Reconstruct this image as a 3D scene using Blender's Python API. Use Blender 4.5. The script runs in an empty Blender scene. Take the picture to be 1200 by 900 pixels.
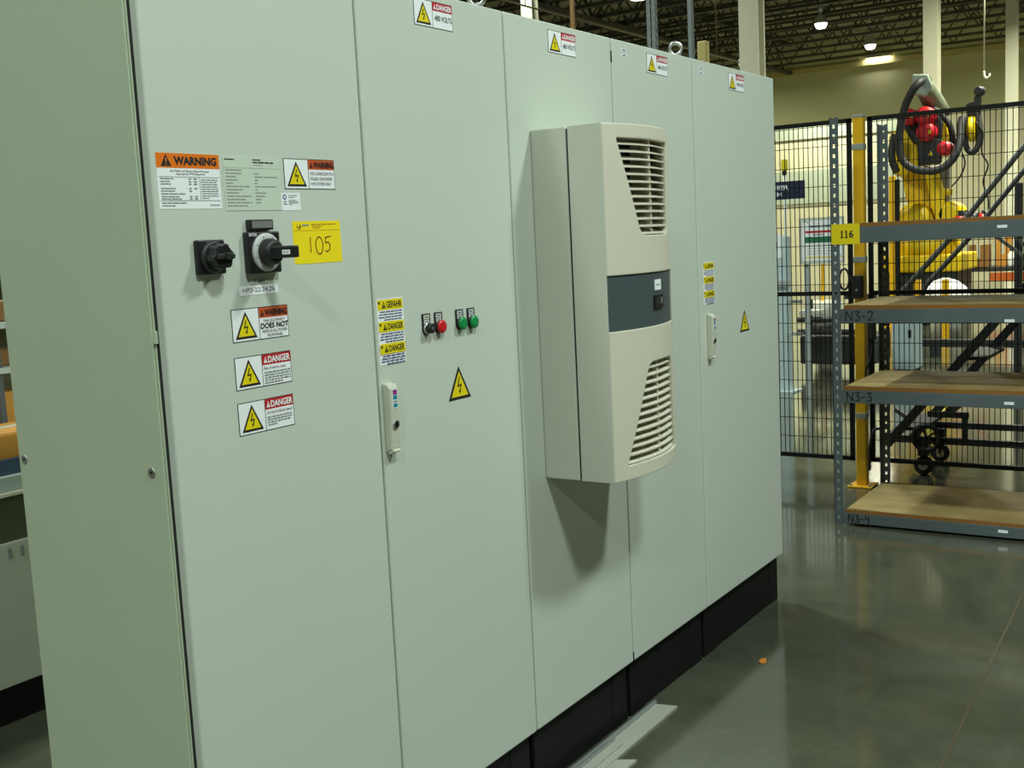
import bpy, bmesh, math, random
from mathutils import Vector, Matrix
random.seed(7)
SC = bpy.context.scene
COL = SC.collection

# ------------------------------------------------------------------ camera, light, exposure
SC.view_settings.view_transform = 'Standard'
SC.view_settings.look = 'None'
SC.view_settings.gamma = 1.0
SC.view_settings.use_curve_mapping = False
SC.view_settings.exposure = 0.0
SC.cycles.max_bounces = 6
SC.cycles.diffuse_bounces = 4
SC.cycles.glossy_bounces = 3
SC.cycles.sample_clamp_indirect = 6.0

CAM_POS = Vector((-1.40692, -1.70310, 1.59815))
YAW, PITCH, ROLL, FOC = 0.5864328, -0.1257699, -0.0500853, 1336.876
fw = Vector((math.cos(PITCH)*math.cos(YAW), math.cos(PITCH)*math.sin(YAW), math.sin(PITCH)))
rt = Vector((math.sin(YAW), -math.cos(YAW), 0))
up = rt.cross(fw)
r2 = math.cos(ROLL)*rt + math.sin(ROLL)*up
u2 = -math.sin(ROLL)*rt + math.cos(ROLL)*up
cd = bpy.data.cameras.new('camera')
cam = bpy.data.objects.new('camera', cd)
COL.objects.link(cam)
cam.matrix_world = Matrix(((r2.x, u2.x, -fw.x, CAM_POS.x), (r2.y, u2.y, -fw.y, CAM_POS.y),
                           (r2.z, u2.z, -fw.z, CAM_POS.z), (0, 0, 0, 1)))
cd.sensor_fit = 'HORIZONTAL'
cd.sensor_width = 36.0
cd.lens = FOC*36.0/1200.0
cd.clip_start = 0.05
cd.clip_end = 200
SC.camera = cam

w = bpy.data.worlds.new('world')
SC.world = w
w.use_nodes = True
w.node_tree.nodes['Background'].inputs[0].default_value = (0.5, 0.55, 0.45, 1)
w.node_tree.nodes['Background'].inputs[1].default_value = 0.02

NEAR_COL = (0.85, 1.0, 0.95)
FAR_COL = (0.97, 1.0, 0.76)
LAMPS = [  # x, y, z, watts, colour, label (None: outside the picture)
    (2.6, -2.85, 5.05, 152, NEAR_COL, None),
    (4.9, 3.3, 6.7, 320, NEAR_COL, None),
    (-0.5, -2.85, 5.05, 140, NEAR_COL, None),
    (-3.3, 0.9, 6.7, 140, NEAR_COL, None),  # unseen lamp, placed to brighten the work bench and near cabinet side
    (-6.5, -3.2, 6.7, 235, NEAR_COL, None),  # unseen lamp added to brighten the cooling unit's left side
    (12.6, -1.6, 6.7, 260, NEAR_COL, None),  # unseen lamp added to light the right face of the nearest white column
    (11.5, 6.6, 6.7, 420, FAR_COL, None),
    (12.5, 12.5, 6.7, 420, FAR_COL, None),
    (21.0, 9.5, 6.7, 550, FAR_COL, None),
    (22.3, 0.5, 6.8, 480, FAR_COL, None),  # unseen lamp, moved close to brighten the column at the right edge
    (16.4, 0.6, 6.8, 420, FAR_COL, None),  # unseen lamp added to brighten the column behind the robot
    (31.5, 1.0, 6.7, 420, FAR_COL, None),  # unseen lamp, set near the far wall to brighten it
    (31.5, 14.0, 6.7, 380, FAR_COL, None),  # unseen lamp, brightens the far wall from the left
    (-3.0, 12.0, 6.7, 250, NEAR_COL, None),
    (26.9, 7.53, 6.45, 380, FAR_COL, 'upper left of the two glowing high bay lamps on the dark ceiling'),
    (31.4, 7.62, 6.45, 380, FAR_COL, 'lower right of the two glowing high bay lamps, close to the far wall'),
]

# ------------------------------------------------------------------ materials
def lin(c):
    c = c/255.0
    return c/12.92 if c <= 0.04045 else ((c+0.055)/1.055)**2.4

def rgb(r, g, b):
    return (lin(r), lin(g), lin(b), 1)

MATS = {}
def mat(name, col, rough=0.5, metal=0.0, var=0.0, vscale=4.0, bump=0.0, bscale=200.0, emit=0.0, spec=0.5, coat=0.0):
    m = bpy.data.materials.new(name)
    m.use_nodes = True
    nt = m.node_tree
    b = nt.nodes['Principled BSDF']
    b.inputs['Base Color'].default_value = col
    b.inputs['Roughness'].default_value = rough
    b.inputs['Metallic'].default_value = metal
    b.inputs['Specular IOR Level'].default_value = spec
    b.inputs['Coat Weight'].default_value = coat
    tc = nt.nodes.new('ShaderNodeTexCoord')
    if var > 0:
        n = nt.nodes.new('ShaderNodeTexNoise')
        n.inputs['Scale'].default_value = vscale
        n.inputs['Detail'].default_value = 5
        nt.links.new(tc.outputs['Object'], n.inputs['Vector'])
        r = nt.nodes.new('ShaderNodeMapRange')
        r.inputs['To Min'].default_value = 1-var
        r.inputs['To Max'].default_value = 1+var
        nt.links.new(n.outputs['Fac'], r.inputs['Value'])
        mx = nt.nodes.new('ShaderNodeMix')
        mx.data_type = 'RGBA'
        mx.blend_type = 'MULTIPLY'
        mx.inputs['Factor'].default_value = 1
        mx.inputs['A'].default_value = col
        nt.links.new(r.outputs['Result'], mx.inputs['B'])
        nt.links.new(mx.outputs['Result'], b.inputs['Base Color'])
    if bump > 0:
        n2 = nt.nodes.new('ShaderNodeTexNoise')
        n2.inputs['Scale'].default_value = bscale
        nt.links.new(tc.outputs['Object'], n2.inputs['Vector'])
        bp = nt.nodes.new('ShaderNodeBump')
        bp.inputs['Strength'].default_value = bump
        bp.inputs['Distance'].default_value = 0.001
        nt.links.new(n2.outputs['Fac'], bp.inputs['Height'])
        nt.links.new(bp.outputs['Normal'], b.inputs['Normal'])
    if emit > 0:
        b.inputs['Emission Color'].default_value = col
        b.inputs['Emission Strength'].default_value = emit
    MATS[name] = m
    return m

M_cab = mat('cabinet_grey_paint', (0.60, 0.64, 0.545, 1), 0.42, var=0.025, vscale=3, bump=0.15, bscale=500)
M_side = mat('side_panel_paint_light_tint', (0.53, 0.60, 0.43, 1), 0.5, var=0.04, vscale=4, bump=0.15, bscale=400)  # cabinet grey with the yellow-green light on the side mixed into the colour
M_gap = mat('rubber_black', (0.02, 0.022, 0.02, 1), 0.7)
M_plinth = mat('plinth_black', (0.006, 0.006, 0.006, 1), 0.6, var=0.2, vscale=8, spec=0.25)
M_ac = mat('cooler_plastic', (0.66, 0.625, 0.49, 1), 0.45, var=0.03, vscale=6)
M_acside = mat('cooler_sheet_metal_shaded', (0.54, 0.545, 0.455, 1), 0.45, var=0.04, vscale=5)  # darker than the front cover: shade on the sides is in the colour
M_acpanel = mat('cooler_dark_panel', rgb(72, 82, 84), 0.45, var=0.05, vscale=12)
M_black = mat('black_plastic', (0.012, 0.012, 0.012, 1), 0.4)
M_blacksoft = mat('black_worn_plastic', (0.02, 0.02, 0.018, 1), 0.5, var=0.3, vscale=40)
M_ink = mat('black_ink', (0.012, 0.011, 0.012, 1), 0.6)
M_inkgrey = mat('grey_ink', (0.27, 0.29, 0.28, 1), 0.6)
M_inkblue = mat('blue_ink', (0.10, 0.12, 0.25, 1), 0.6)
M_marker = mat('brown_marker', rgb(165, 66, 14), 0.6)
M_white = mat('label_white', (0.92, 0.92, 0.91, 1), 0.45)
M_paleplate = mat('spec_plate_pale_green', (0.62, 0.68, 0.55, 1), 0.4)
M_orange = mat('safety_orange', rgb(236, 118, 12), 0.45)
M_redorange = mat('safety_red_orange', rgb(205, 88, 40), 0.45)
M_red = mat('safety_red', rgb(196, 36, 44), 0.45)
M_yellow = mat('safety_yellow', rgb(238, 214, 10), 0.45)
M_tag = mat('tag_yellow_paper', rgb(250, 222, 4), 0.6)
M_steel = mat('steel', (0.55, 0.55, 0.52, 1), 0.3, metal=0.9, var=0.1, vscale=20)
M_silver = mat('dial_silver', (0.55, 0.56, 0.54, 1), 0.4)
M_greybadge = mat('badge_grey', rgb(120, 122, 116), 0.45)
M_btnred = mat('button_red', rgb(205, 30, 36), 0.3)
M_btngreen = mat('button_green', rgb(10, 140, 70), 0.3)
M_handle = mat('handle_beige', (0.60, 0.60, 0.48, 1), 0.4)
M_magenta = mat('label_magenta', rgb(140, 40, 130), 0.5)
M_teal = mat('label_teal', rgb(20, 130, 150), 0.5)
M_rack = mat('rack_grey_paint', rgb(88, 98, 100), 0.5, var=0.12, vscale=9)
M_fence = mat('fence_black', (0.006, 0.007, 0.006, 1), 0.6, spec=0.25)
M_postyel = mat('post_yellow', rgb(232, 176, 8), 0.45, var=0.06, vscale=5)
M_clamp = mat('clamp_grey', rgb(150, 155, 145), 0.5)
M_robot = mat('robot_yellow', rgb(234, 196, 12), 0.4, var=0.08, vscale=3)
M_robotdark = mat('robot_dark_housing', (0.02, 0.022, 0.024, 1), 0.45)
M_hose = mat('hose_black', (0.018, 0.018, 0.02, 1), 0.6)
M_motor = mat('motor_red', rgb(190, 22, 34), 0.4)
M_tubegrey = mat('tool_tube_green_grey', rgb(120, 128, 105), 0.45, var=0.1, vscale=6)
M_toolplate = mat('tool_plate_pale', rgb(165, 178, 165), 0.45)
M_greybox = mat('grey_box', rgb(90, 95, 95), 0.5)
M_wall = mat('wall_tan_paint', (0.48, 0.48, 0.275, 1), 0.8, var=0.06, vscale=0.3)
M_cream = mat('partition_cream', (0.66, 0.62, 0.42, 1), 0.7, var=0.04, vscale=0.5)
M_creamband = mat('partition_band_blue_green', (0.44, 0.49, 0.38, 1), 0.6)
M_ledger = mat('ledger_ochre', (0.42, 0.36, 0.14, 1), 0.7)
M_column = mat('column_white_paint', (0.78, 0.76, 0.60, 1), 0.55, var=0.03, vscale=2)
M_columngrey = mat('column_grey_paint', (0.42, 0.42, 0.34, 1), 0.6)
M_joist = mat('joist_dark_paint', (0.05, 0.048, 0.034, 1), 0.7)
M_strut = mat('galvanised_strut', (0.46, 0.50, 0.48, 1), 0.45, metal=0.3, var=0.1, vscale=12)
M_pipe = mat('pipe_ochre', (0.14, 0.11, 0.055, 1), 0.6)
M_orangepipe = mat('pipe_orange_brown', (0.34, 0.18, 0.06, 1), 0.6)
M_trough = mat('trough_pale_grey', (0.40, 0.40, 0.33, 1), 0.45, var=0.12, vscale=14)
M_troughedge = mat('trough_edge_metal', (0.34, 0.37, 0.35, 1), 0.35, metal=0.4)
M_joint = mat('joint_filler_tan', (0.075, 0.058, 0.026, 1), 0.7, var=0.25, vscale=20)
M_benchwhite = mat('bench_white_paint', (0.58, 0.60, 0.50, 1), 0.5, var=0.05, vscale=5)
M_olive = mat('bench_olive_band', (0.085, 0.09, 0.045, 1), 0.6, var=0.15, vscale=6)
M_benchtop = mat('bench_top_pale', (0.52, 0.58, 0.54, 1), 0.4)
M_blue = mat('tray_slate_blue', rgb(70, 92, 118), 0.5)
M_cardboard = mat('cardboard_orange_tan', rgb(214, 150, 62), 0.75, var=0.15, vscale=10)
M_brown = mat('cardboard_brown', rgb(140, 100, 52), 0.8, var=0.15, vscale=10)
M_navy = mat('sign_navy', rgb(22, 32, 58), 0.5)
M_green = mat('notice_green', rgb(36, 110, 74), 0.5)
M_palebluebox = mat('pale_blue_paint', (0.50, 0.60, 0.60, 1), 0.5, var=0.04, vscale=3)
M_ladder = mat('ladder_dark_steel', (0.022, 0.024, 0.024, 1), 0.5, var=0.2, vscale=8)
M_rail = mat('handrail_worn_steel', (0.16, 0.165, 0.15, 1), 0.35, metal=0.5, var=0.3, vscale=10)
M_machine = mat('machine_dark', (0.03, 0.032, 0.028, 1), 0.5, var=0.3, vscale=5)
M_machwhite = mat('machine_off_white', (0.55, 0.55, 0.46, 1), 0.5, var=0.05, vscale=4)
M_rustorange = mat('shelf_rust_orange', rgb(190, 92, 26), 0.6, var=0.1, vscale=5)
M_scrap = mat('scrap_orange', rgb(200, 120, 40), 0.7)
M_lens = mat('lamp_lens_glow', (1.0, 1.0, 0.92, 1), 0.4, emit=3.0)
M_lampbody = mat('lamp_aluminium', (0.55, 0.56, 0.58, 1), 0.35, metal=0.7)

def board_mat():
    m = mat('particle_board', rgb(178, 142, 82), 0.75)
    nt = m.node_tree
    b = nt.nodes['Principled BSDF']
    tc = nt.nodes.new('ShaderNodeTexCoord')
    a = nt.nodes.new('ShaderNodeTexNoise')
    a.inputs['Scale'].default_value = 5
    a.inputs['Detail'].default_value = 8
    f = nt.nodes.new('ShaderNodeTexNoise')
    f.inputs['Scale'].default_value = 90
    nt.links.new(tc.outputs['Object'], a.inputs['Vector'])
    nt.links.new(tc.outputs['Object'], f.inputs['Vector'])
    ad = nt.nodes.new('ShaderNodeMath')
    ad.operation = 'ADD'
    nt.links.new(a.outputs['Fac'], ad.inputs[0])
    nt.links.new(f.outputs['Fac'], ad.inputs[1])
    cr = nt.nodes.new('ShaderNodeValToRGB')
    cr.color_ramp.elements[0].position = 0.35
    cr.color_ramp.elements[0].color = rgb(132, 110, 62)
    cr.color_ramp.elements[1].position = 0.75
    cr.color_ramp.elements[1].color = rgb(170, 146, 88)
    dv = nt.nodes.new('ShaderNodeMath')
    dv.operation = 'MULTIPLY'
    dv.inputs[1].default_value = 0.5
    nt.links.new(ad.outputs[0], dv.inputs[0])
    nt.links.new(dv.outputs[0], cr.inputs['Fac'])
    nt.links.new(cr.outputs['Color'], b.inputs['Base Color'])
    return m
M_board = board_mat()
M_boardedge = mat('board_edge', rgb(140, 94, 38), 0.8, var=0.15, vscale=14)

def floor_mat():
    m = mat('polished_concrete', (0.09, 0.095, 0.07, 1), 0.14, spec=0.5, coat=0.6)
    nt = m.node_tree
    b = nt.nodes['Principled BSDF']
    tc = nt.nodes.new('ShaderNodeTexCoord')
    n1 = nt.nodes.new('ShaderNodeTexNoise')
    n1.inputs['Scale'].default_value = 1.1
    n1.inputs['Detail'].default_value = 9
    n1.inputs['Roughness'].default_value = 0.65
    n1.inputs['Distortion'].default_value = 0.6
    n2 = nt.nodes.new('ShaderNodeTexNoise')
    n2.inputs['Scale'].default_value = 7
    n2.inputs['Detail'].default_value = 8
    n2.inputs['Roughness'].default_value = 0.7
    nt.links.new(tc.outputs['Object'], n1.inputs['Vector'])
    nt.links.new(tc.outputs['Object'], n2.inputs['Vector'])
    mx = nt.nodes.new('ShaderNodeMath')
    mx.operation = 'MULTIPLY_ADD'
    mx.inputs[1].default_value = 0.4
    nt.links.new(n2.outputs['Fac'], mx.inputs[0])
    nt.links.new(n1.outputs['Fac'], mx.inputs[2])
    cr = nt.nodes.new('ShaderNodeValToRGB')
    e = cr.color_ramp.elements
    e[0].position = 0.45
    e[0].color = (0.043, 0.047, 0.031, 1)
    e[1].position = 0.95
    e[1].color = (0.118, 0.118, 0.078, 1)
    nt.links.new(mx.outputs[0], cr.inputs['Fac'])
    nt.links.new(cr.outputs['Color'], b.inputs['Base Color'])
    rr = nt.nodes.new('ShaderNodeMapRange')
    rr.inputs['From Min'].default_value = 0.3
    rr.inputs['From Max'].default_value = 0.8
    rr.inputs['To Min'].default_value = 0.10
    rr.inputs['To Max'].default_value = 0.20
    nt.links.new(n1.outputs['Fac'], rr.inputs['Value'])
    nt.links.new(rr.outputs['Result'], b.inputs['Roughness'])
    b.inputs['Coat IOR'].default_value = 1.6
    b.inputs['Coat Roughness'].default_value = 0.09
    return m
M_floor = floor_mat()

def deck_mat():
    m = mat('roof_deck', (0.34, 0.33, 0.23, 1), 0.8)
    nt = m.node_tree
    b = nt.nodes['Principled BSDF']
    tc = nt.nodes.new('ShaderNodeTexCoord')
    wv = nt.nodes.new('ShaderNodeTexWave')
    wv.bands_direction = 'X'
    wv.inputs['Scale'].default_value = 2.0
    nt.links.new(tc.outputs['Object'], wv.inputs['Vector'])
    bp = nt.nodes.new('ShaderNodeBump')
    bp.inputs['Strength'].default_value = 0.6
    bp.inputs['Distance'].default_value = 0.04
    nt.links.new(wv.outputs['Fac'], bp.inputs['Height'])
    nt.links.new(bp.outputs['Normal'], b.inputs['Normal'])
    return m
M_deck = deck_mat()

# ------------------------------------------------------------------ mesh helpers
ORIGIN = {}
class MB:
    def __init__(s):
        s.v = []; s.f = []; s.m = []; s.sm = []; s.mats = []
    def mi(s, m):
        if m not in s.mats:
            s.mats.append(m)
        return s.mats.index(m)
    def add(s, vs, fs, m, smooth=False):
        b = len(s.v); k = s.mi(m)
        s.v += [Vector(p) for p in vs]
        for f in fs:
            s.f.append([b+i for i in f]); s.m.append(k); s.sm.append(smooth)
        return s
    def box(s, lo, hi, m):
        x0, y0, z0 = lo; x1, y1, z1 = hi
        x0, x1 = sorted((x0, x1)); y0, y1 = sorted((y0, y1)); z0, z1 = sorted((z0, z1))
        vs = [(x0,y0,z0),(x1,y0,z0),(x1,y1,z0),(x0,y1,z0),(x0,y0,z1),(x1,y0,z1),(x1,y1,z1),(x0,y1,z1)]
        return s.add(vs, [(3,2,1,0),(4,5,6,7),(0,1,5,4),(1,2,6,5),(2,3,7,6),(3,0,4,7)], m)
    def bar(s, p0, p1, wa, wb, m, hint=(0, 0, 1)):
        p0 = Vector(p0); p1 = Vector(p1); d = (p1-p0).normalized(); h = Vector(hint)
        if abs(d.dot(h)) > 0.97:
            h = Vector((1, 0, 0))
        a = d.cross(h).normalized()*wa/2; b = a.cross(d).normalized()*wb/2
        vs = [p0-a-b, p0+a-b, p0+a+b, p0-a+b, p1-a-b, p1+a-b, p1+a+b, p1-a+b]
        return s.add(vs, [(3,2,1,0),(4,5,6,7),(0,1,5,4),(1,2,6,5),(2,3,7,6),(3,0,4,7)], m)
    def cyl(s, p0, p1, r0, m, r1=None, n=20, cap=True):
        p0 = Vector(p0); p1 = Vector(p1); r1 = r0 if r1 is None else r1
        d = (p1-p0).normalized(); h = Vector((0, 0, 1)) if abs(d.z) < 0.9 else Vector((1, 0, 0))
        a = d.cross(h).normalized(); b = d.cross(a).normalized()
        vs = []
        for p, r in ((p0, r0), (p1, r1)):
            for i in range(n):
                t = 2*math.pi*i/n
                vs.append(p+a*math.cos(t)*r+b*math.sin(t)*r)
        s.add(vs, [(i, (i+1) % n, n+(i+1) % n, n+i) for i in range(n)], m, True)
        if cap:
            bse = len(s.v)-2*n; k = s.mi(m)
            s.f.append([bse+i for i in range(n)][::-1]); s.m.append(k); s.sm.append(False)
            s.f.append([bse+n+i for i in range(n)]); s.m.append(k); s.sm.append(False)
        return s
    def tube(s, pts, r, m, n=10, closed=False, sub=1):
        P = [Vector(p) for p in pts]
        if sub > 1:
            Q = []
            L = len(P)
            rng = range(L if closed else L-1)
            for i in rng:
                a = P[(i-1) % L] if (closed or i > 0) else P[i]
                b = P[i]; c = P[(i+1) % L]
                d = P[(i+2) % L] if (closed or i+2 < L) else c
                for k in range(sub):
                    t = k/sub
                    Q.append(0.5*((2*b)+(c-a)*t+(2*a-5*b+4*c-d)*t*t+(3*b-a-3*c+d)*t**3))
            if not closed:
                Q.append(P[-1])
            P = Q
        L = len(P); vs = []; prev = None
        for i in range(L):
            if closed:
                t = (P[(i+1) % L]-P[i-1]).normalized()
            else:
                t = (P[min(i+1, L-1)]-P[max(i-1, 0)]).normalized()
            if prev is None:
                h = Vector((0, 0, 1)) if abs(t.z) < 0.9 else Vector((1, 0, 0))
                a = t.cross(h).normalized()
            else:
                a = (prev-t*prev.dot(t)).normalized()
            prev = a; b = t.cross(a)
            for k in range(n):
                q = 2*math.pi*k/n
                vs.append(P[i]+a*math.cos(q)*r+b*math.sin(q)*r)
        fs = []
        for i in range(L if closed else L-1):
            j = (i+1) % L
            for k in range(n):
                fs.append((i*n+k, i*n+(k+1) % n, j*n+(k+1) % n, j*n+k))
        s.add(vs, fs, m, True)
        if not closed:
            bse = len(s.v)-len(vs); kk = s.mi(m)
            s.f.append([bse+k for k in range(n)][::-1]); s.m.append(kk); s.sm.append(False)
            s.f.append([bse+(L-1)*n+k for k in range(n)]); s.m.append(kk); s.sm.append(False)
        return s
    def prism(s, poly, fn0, fn1, m, smooth=False):
        n = len(poly)
        vs = [fn0(*p) for p in poly]+[fn1(*p) for p in poly]
        s.add(vs, [(i, (i+1) % n, n+(i+1) % n, n+i) for i in range(n)], m, smooth)
        bse = len(s.v)-2*n; k = s.mi(m)
        s.f.append([bse+i for i in range(n)][::-1]); s.m.append(k); s.sm.append(False)
        s.f.append([bse+n+i for i in range(n)]); s.m.append(k); s.sm.append(False)
        return s
    def prism_x(s, poly, x0, x1, m):
        return s.prism(poly, lambda a, b: (x0, a, b), lambda a, b: (x1, a, b), m)
    def prism_y(s, poly, y0, y1, m):
        return s.prism(poly, lambda a, b: (a, y0, b), lambda a, b: (a, y1, b), m)
    def prism_z(s, poly, z0, z1, m):
        return s.prism(poly, lambda a, b: (a, b, z0), lambda a, b: (a, b, z1), m)
    def lathe(s, c, axis, prof, m, n=24):
        c = Vector(c); d = Vector(axis).normalized()
        h = Vector((0, 0, 1)) if abs(d.z) < 0.9 else Vector((1, 0, 0))
        a = d.cross(h).normalized(); b = d.cross(a).normalized()
        vs = []; L = len(prof)
        for (r, t) in prof:
            for k in range(n):
                q = 2*math.pi*k/n
                vs.append(c+d*t+a*math.cos(q)*r+b*math.sin(q)*r)
        fs = []
        for i in range(L-1):
            for k in range(n):
                fs.append((i*n+k, i*n+(k+1) % n, (i+1)*n+(k+1) % n, (i+1)*n+k))
        s.add(vs, fs, m, True)
        bse = len(s.v)-len(vs); kk = s.mi(m)
        s.f.append([bse+k for k in range(n)][::-1]); s.m.append(kk); s.sm.append(False)
        s.f.append([bse+(L-1)*n+k for k in range(n)]); s.m.append(kk); s.sm.append(False)
        return s
    def build(s, name, parent=None, bevel=0.0, segs=2, origin=None):
        if parent is not None:
            org = ORIGIN[parent.name]
        elif origin is not None:
            org = Vector(origin)
        else:
            lo = [min(p[i] for p in s.v) for i in range(3)]; hi = [max(p[i] for p in s.v) for i in range(3)]
            org = Vector(((lo[0]+hi[0])/2, (lo[1]+hi[1])/2, lo[2]))
        me = bpy.data.meshes.new(name)
        me.from_pydata([p-org for p in s.v], [], s.f)
        for m in s.mats:
            me.materials.append(m)
        me.polygons.foreach_set('material_index', s.m)
        me.polygons.foreach_set('use_smooth', s.sm)
        bm = bmesh.new(); bm.from_mesh(me)
        bmesh.ops.recalc_face_normals(bm, faces=bm.faces)
        bm.to_mesh(me); bm.free()
        me.update()
        o = bpy.data.objects.new(name, me)
        COL.objects.link(o)
        if parent is not None:
            o.parent = parent
        else:
            o.location = org
        ORIGIN[o.name] = org.copy()
        if bevel > 0:
            bv = o.modifiers.new('bevel', 'BEVEL')
            bv.width = bevel; bv.segments = segs; bv.limit_method = 'ANGLE'; bv.angle_limit = math.radians(40)
        return o

def thing(name, label, cat, loc, group=None):
    o = bpy.data.objects.new(name, None)
    o.empty_display_size = 0.1
    COL.objects.link(o)
    o.location = loc
    ORIGIN[o.name] = Vector(loc)
    return tag(o, label, cat, group)

def tag(o, label, cat, group=None):
    o['label'] = label; o['category'] = cat
    if group:
        o['group'] = group
    return o

def struct(o):
    o['kind'] = 'structure'
    return o

def lab(o, text):
    o['label'] = text
    return o

# ------------------------------------------------------------------ lettering and stickers
TXT = {}
def text_geo(t, bold=0.0):
    key = (t, bold)
    if key not in TXT:
        cu = bpy.data.curves.new('lettering', 'FONT')
        cu.body = t; cu.offset = bold; cu.resolution_u = 3
        ob = bpy.data.objects.new('lettering', cu)
        me = ob.to_mesh()
        vs = [(v.co.x, v.co.y) for v in me.vertices]
        fs = [tuple(p.vertices) for p in me.polygons]
        ob.to_mesh_clear()
        bpy.data.objects.remove(ob); bpy.data.curves.remove(cu)
        xs = [p[0] for p in vs]; ys = [p[1] for p in vs]
        TXT[key] = (vs, fs, min(xs), max(xs), min(ys), max(ys))
    return TXT[key]

class Flat:
    """printed artwork on a plane: origin o, unit axes u and v, outward normal n"""
    def __init__(s, o, u, v, n, step=0.00025):
        s.o = Vector(o); s.u = Vector(u); s.v = Vector(v); s.n = Vector(n); s.mb = MB(); s.d = 0.0; s.step = step
    def P(s, a, b, d=None):
        return s.o+s.u*a+s.v*b+s.n*(s.d if d is None else d)
    def base(s, a0, b0, a1, b1, m, t=0.0006):
        s.d = t
        c = [(a0, b0), (a1, b0), (a1, b1), (a0, b1)]
        s.mb.prism(c, lambda a, b: s.P(a, b, 0.0), lambda a, b: s.P(a, b, t), m)
        s.d += s.step
        return s
    def poly(s, pts, m):
        s.mb.add([s.P(*p) for p in pts], [tuple(range(len(pts)))], m)
        return s
    def up(s):
        s.d += s.step
        return s
    def rect(s, a0, b0, a1, b1, m):
        return s.poly([(a0, b0), (a1, b0), (a1, b1), (a0, b1)], m)
    def line(s, pts, wd, m):
        for p, q in zip(pts[:-1], pts[1:]):
            dx, dy = q[0]-p[0], q[1]-p[1]; L = math.hypot(dx, dy) or 1
            nx, ny = -dy/L*wd/2, dx/L*wd/2; ex, ey = dx/L*wd*0.3, dy/L*wd*0.3
            s.poly([(p[0]-ex+nx, p[1]-ey+ny), (p[0]-ex-nx, p[1]-ey-ny), (q[0]+ex-nx, q[1]+ey-ny), (q[0]+ex+nx, q[1]+ey+ny)], m)
        return s
    def frame(s, a0, b0, a1, b1, wd, m):
        return s.line([(a0, b0), (a1, b0), (a1, b1), (a0, b1), (a0, b0)], wd, m)
    def text(s, t, a0, b0, a1, b1, m, bold=0.0):
        vs, fs, x0, x1, y0, y1 = text_geo(t, bold)
        sx = (a1-a0)/(x1-x0); sy = (b1-b0)/(y1-y0)
        s.mb.add([s.P(a0+(x-x0)*sx, b0+(y-y0)*sy) for x, y in vs], fs, m)
        return s
    def scribble(s, a0, b, a1, h, m, words=4, seed=0):
        """a line of print too small to read: short dashes of ink"""
        r = random.Random(seed)
        a = a0
        while a < a1-0.002:
            wd = r.uniform(0.5, 1.2)*(a1-a0)/words
            s.rect(a, b, min(a+wd, a1), b+h, m)
            a += wd+(a1-a0)*0.03
        return s
    def bolt(s, cx, by, wd, h, border=True):
        """yellow triangle with a black border and lightning arrow"""
        s.poly([(cx-wd/2, by), (cx+wd/2, by), (cx, by+h)], M_ink)
        s.up()
        s.poly([(cx-wd*0.375, by+h*0.085), (cx+wd*0.375, by+h*0.085), (cx, by+h*0.85)], M_yellow)
        s.up()
        t = h*0.05
        s.line([(cx+wd*0.01, by+h*0.66), (cx-wd*0.08, by+h*0.40), (cx+wd*0.07, by+h*0.44), (cx+wd*0.005, by+h*0.22)], t, M_ink)
        s.poly([(cx-wd*0.05, by+h*0.27), (cx+wd*0.06, by+h*0.27), (cx, by+h*0.15)], M_ink)
        return s
    def alert(s, cx, by, wd, h, m, inner):
        s.poly([(cx-wd/2, by), (cx+wd/2, by), (cx, by+h)], m)
        s.up()
        s.poly([(cx-wd*0.05, by+h*0.32), (cx+wd*0.05, by+h*0.32), (cx+wd*0.07, by+h*0.66), (cx-wd*0.07, by+h*0.66)], inner)
        s.rect(cx-wd*0.05, by+h*0.1, cx+wd*0.05, by+h*0.22, inner)
        return s
    def build(s, name, parent=None):
        return s.mb.build(name, parent)

def front(x, z, y=0.0):
    return Flat((x, y, z), (1, 0, 0), (0, 0, 1), (0, -1, 0))

# ------------------------------------------------------------------ the setting
HX0, HX1, HY0, HY1, HZ = -12.0, 36.0, -14.0, 34.0, 7.6
def slab(name, lo, hi, m):
    return struct(MB().box(lo, hi, m).build(name))
slab('floor', (HX0, HY0, -0.2), (HX1, HY1, 0.0), M_floor)
slab('ceiling', (HX0, HY0, HZ), (HX1, HY1, HZ+0.2), M_deck)
slab('wall_far', (HX1, HY0, 0), (HX1+0.2, HY1, HZ), M_wall)
slab('wall_back', (HX0-0.2, HY0, 0), (HX0, HY1, HZ), M_wall)
slab('wall_right', (HX0, HY0-0.2, 0), (HX1, HY0, HZ), M_wall)
slab('wall_left', (HX0, HY1, 0), (HX1, HY1+0.2, HZ), M_wall)
slab('trim_1', (HX1-0.12, HY0, 6.50), (HX1, HY1, 6.66), M_ledger)
slab('wall_partition', (28.0, HY0, 0), (28.15, 15.0, 4.1), M_cream)
slab('trim_2', (27.97, 5.6, 3.80), (28.0, 15.0, 4.1), M_creamband)
slab('trim_3', (27.97, 5.6, 2.15), (28.0, 15.0, 3.0), M_creamband)
jm = MB()
jm.box((-0.6, -0.95, 0.0), (9.0, -0.941, 0.0012), M_joint)
jo = struct(jm.build('trim_4'))
jo.rotation_euler.z = math.radians(2.2)
jo.location = (4.2, -0.86, 0.0)

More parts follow.
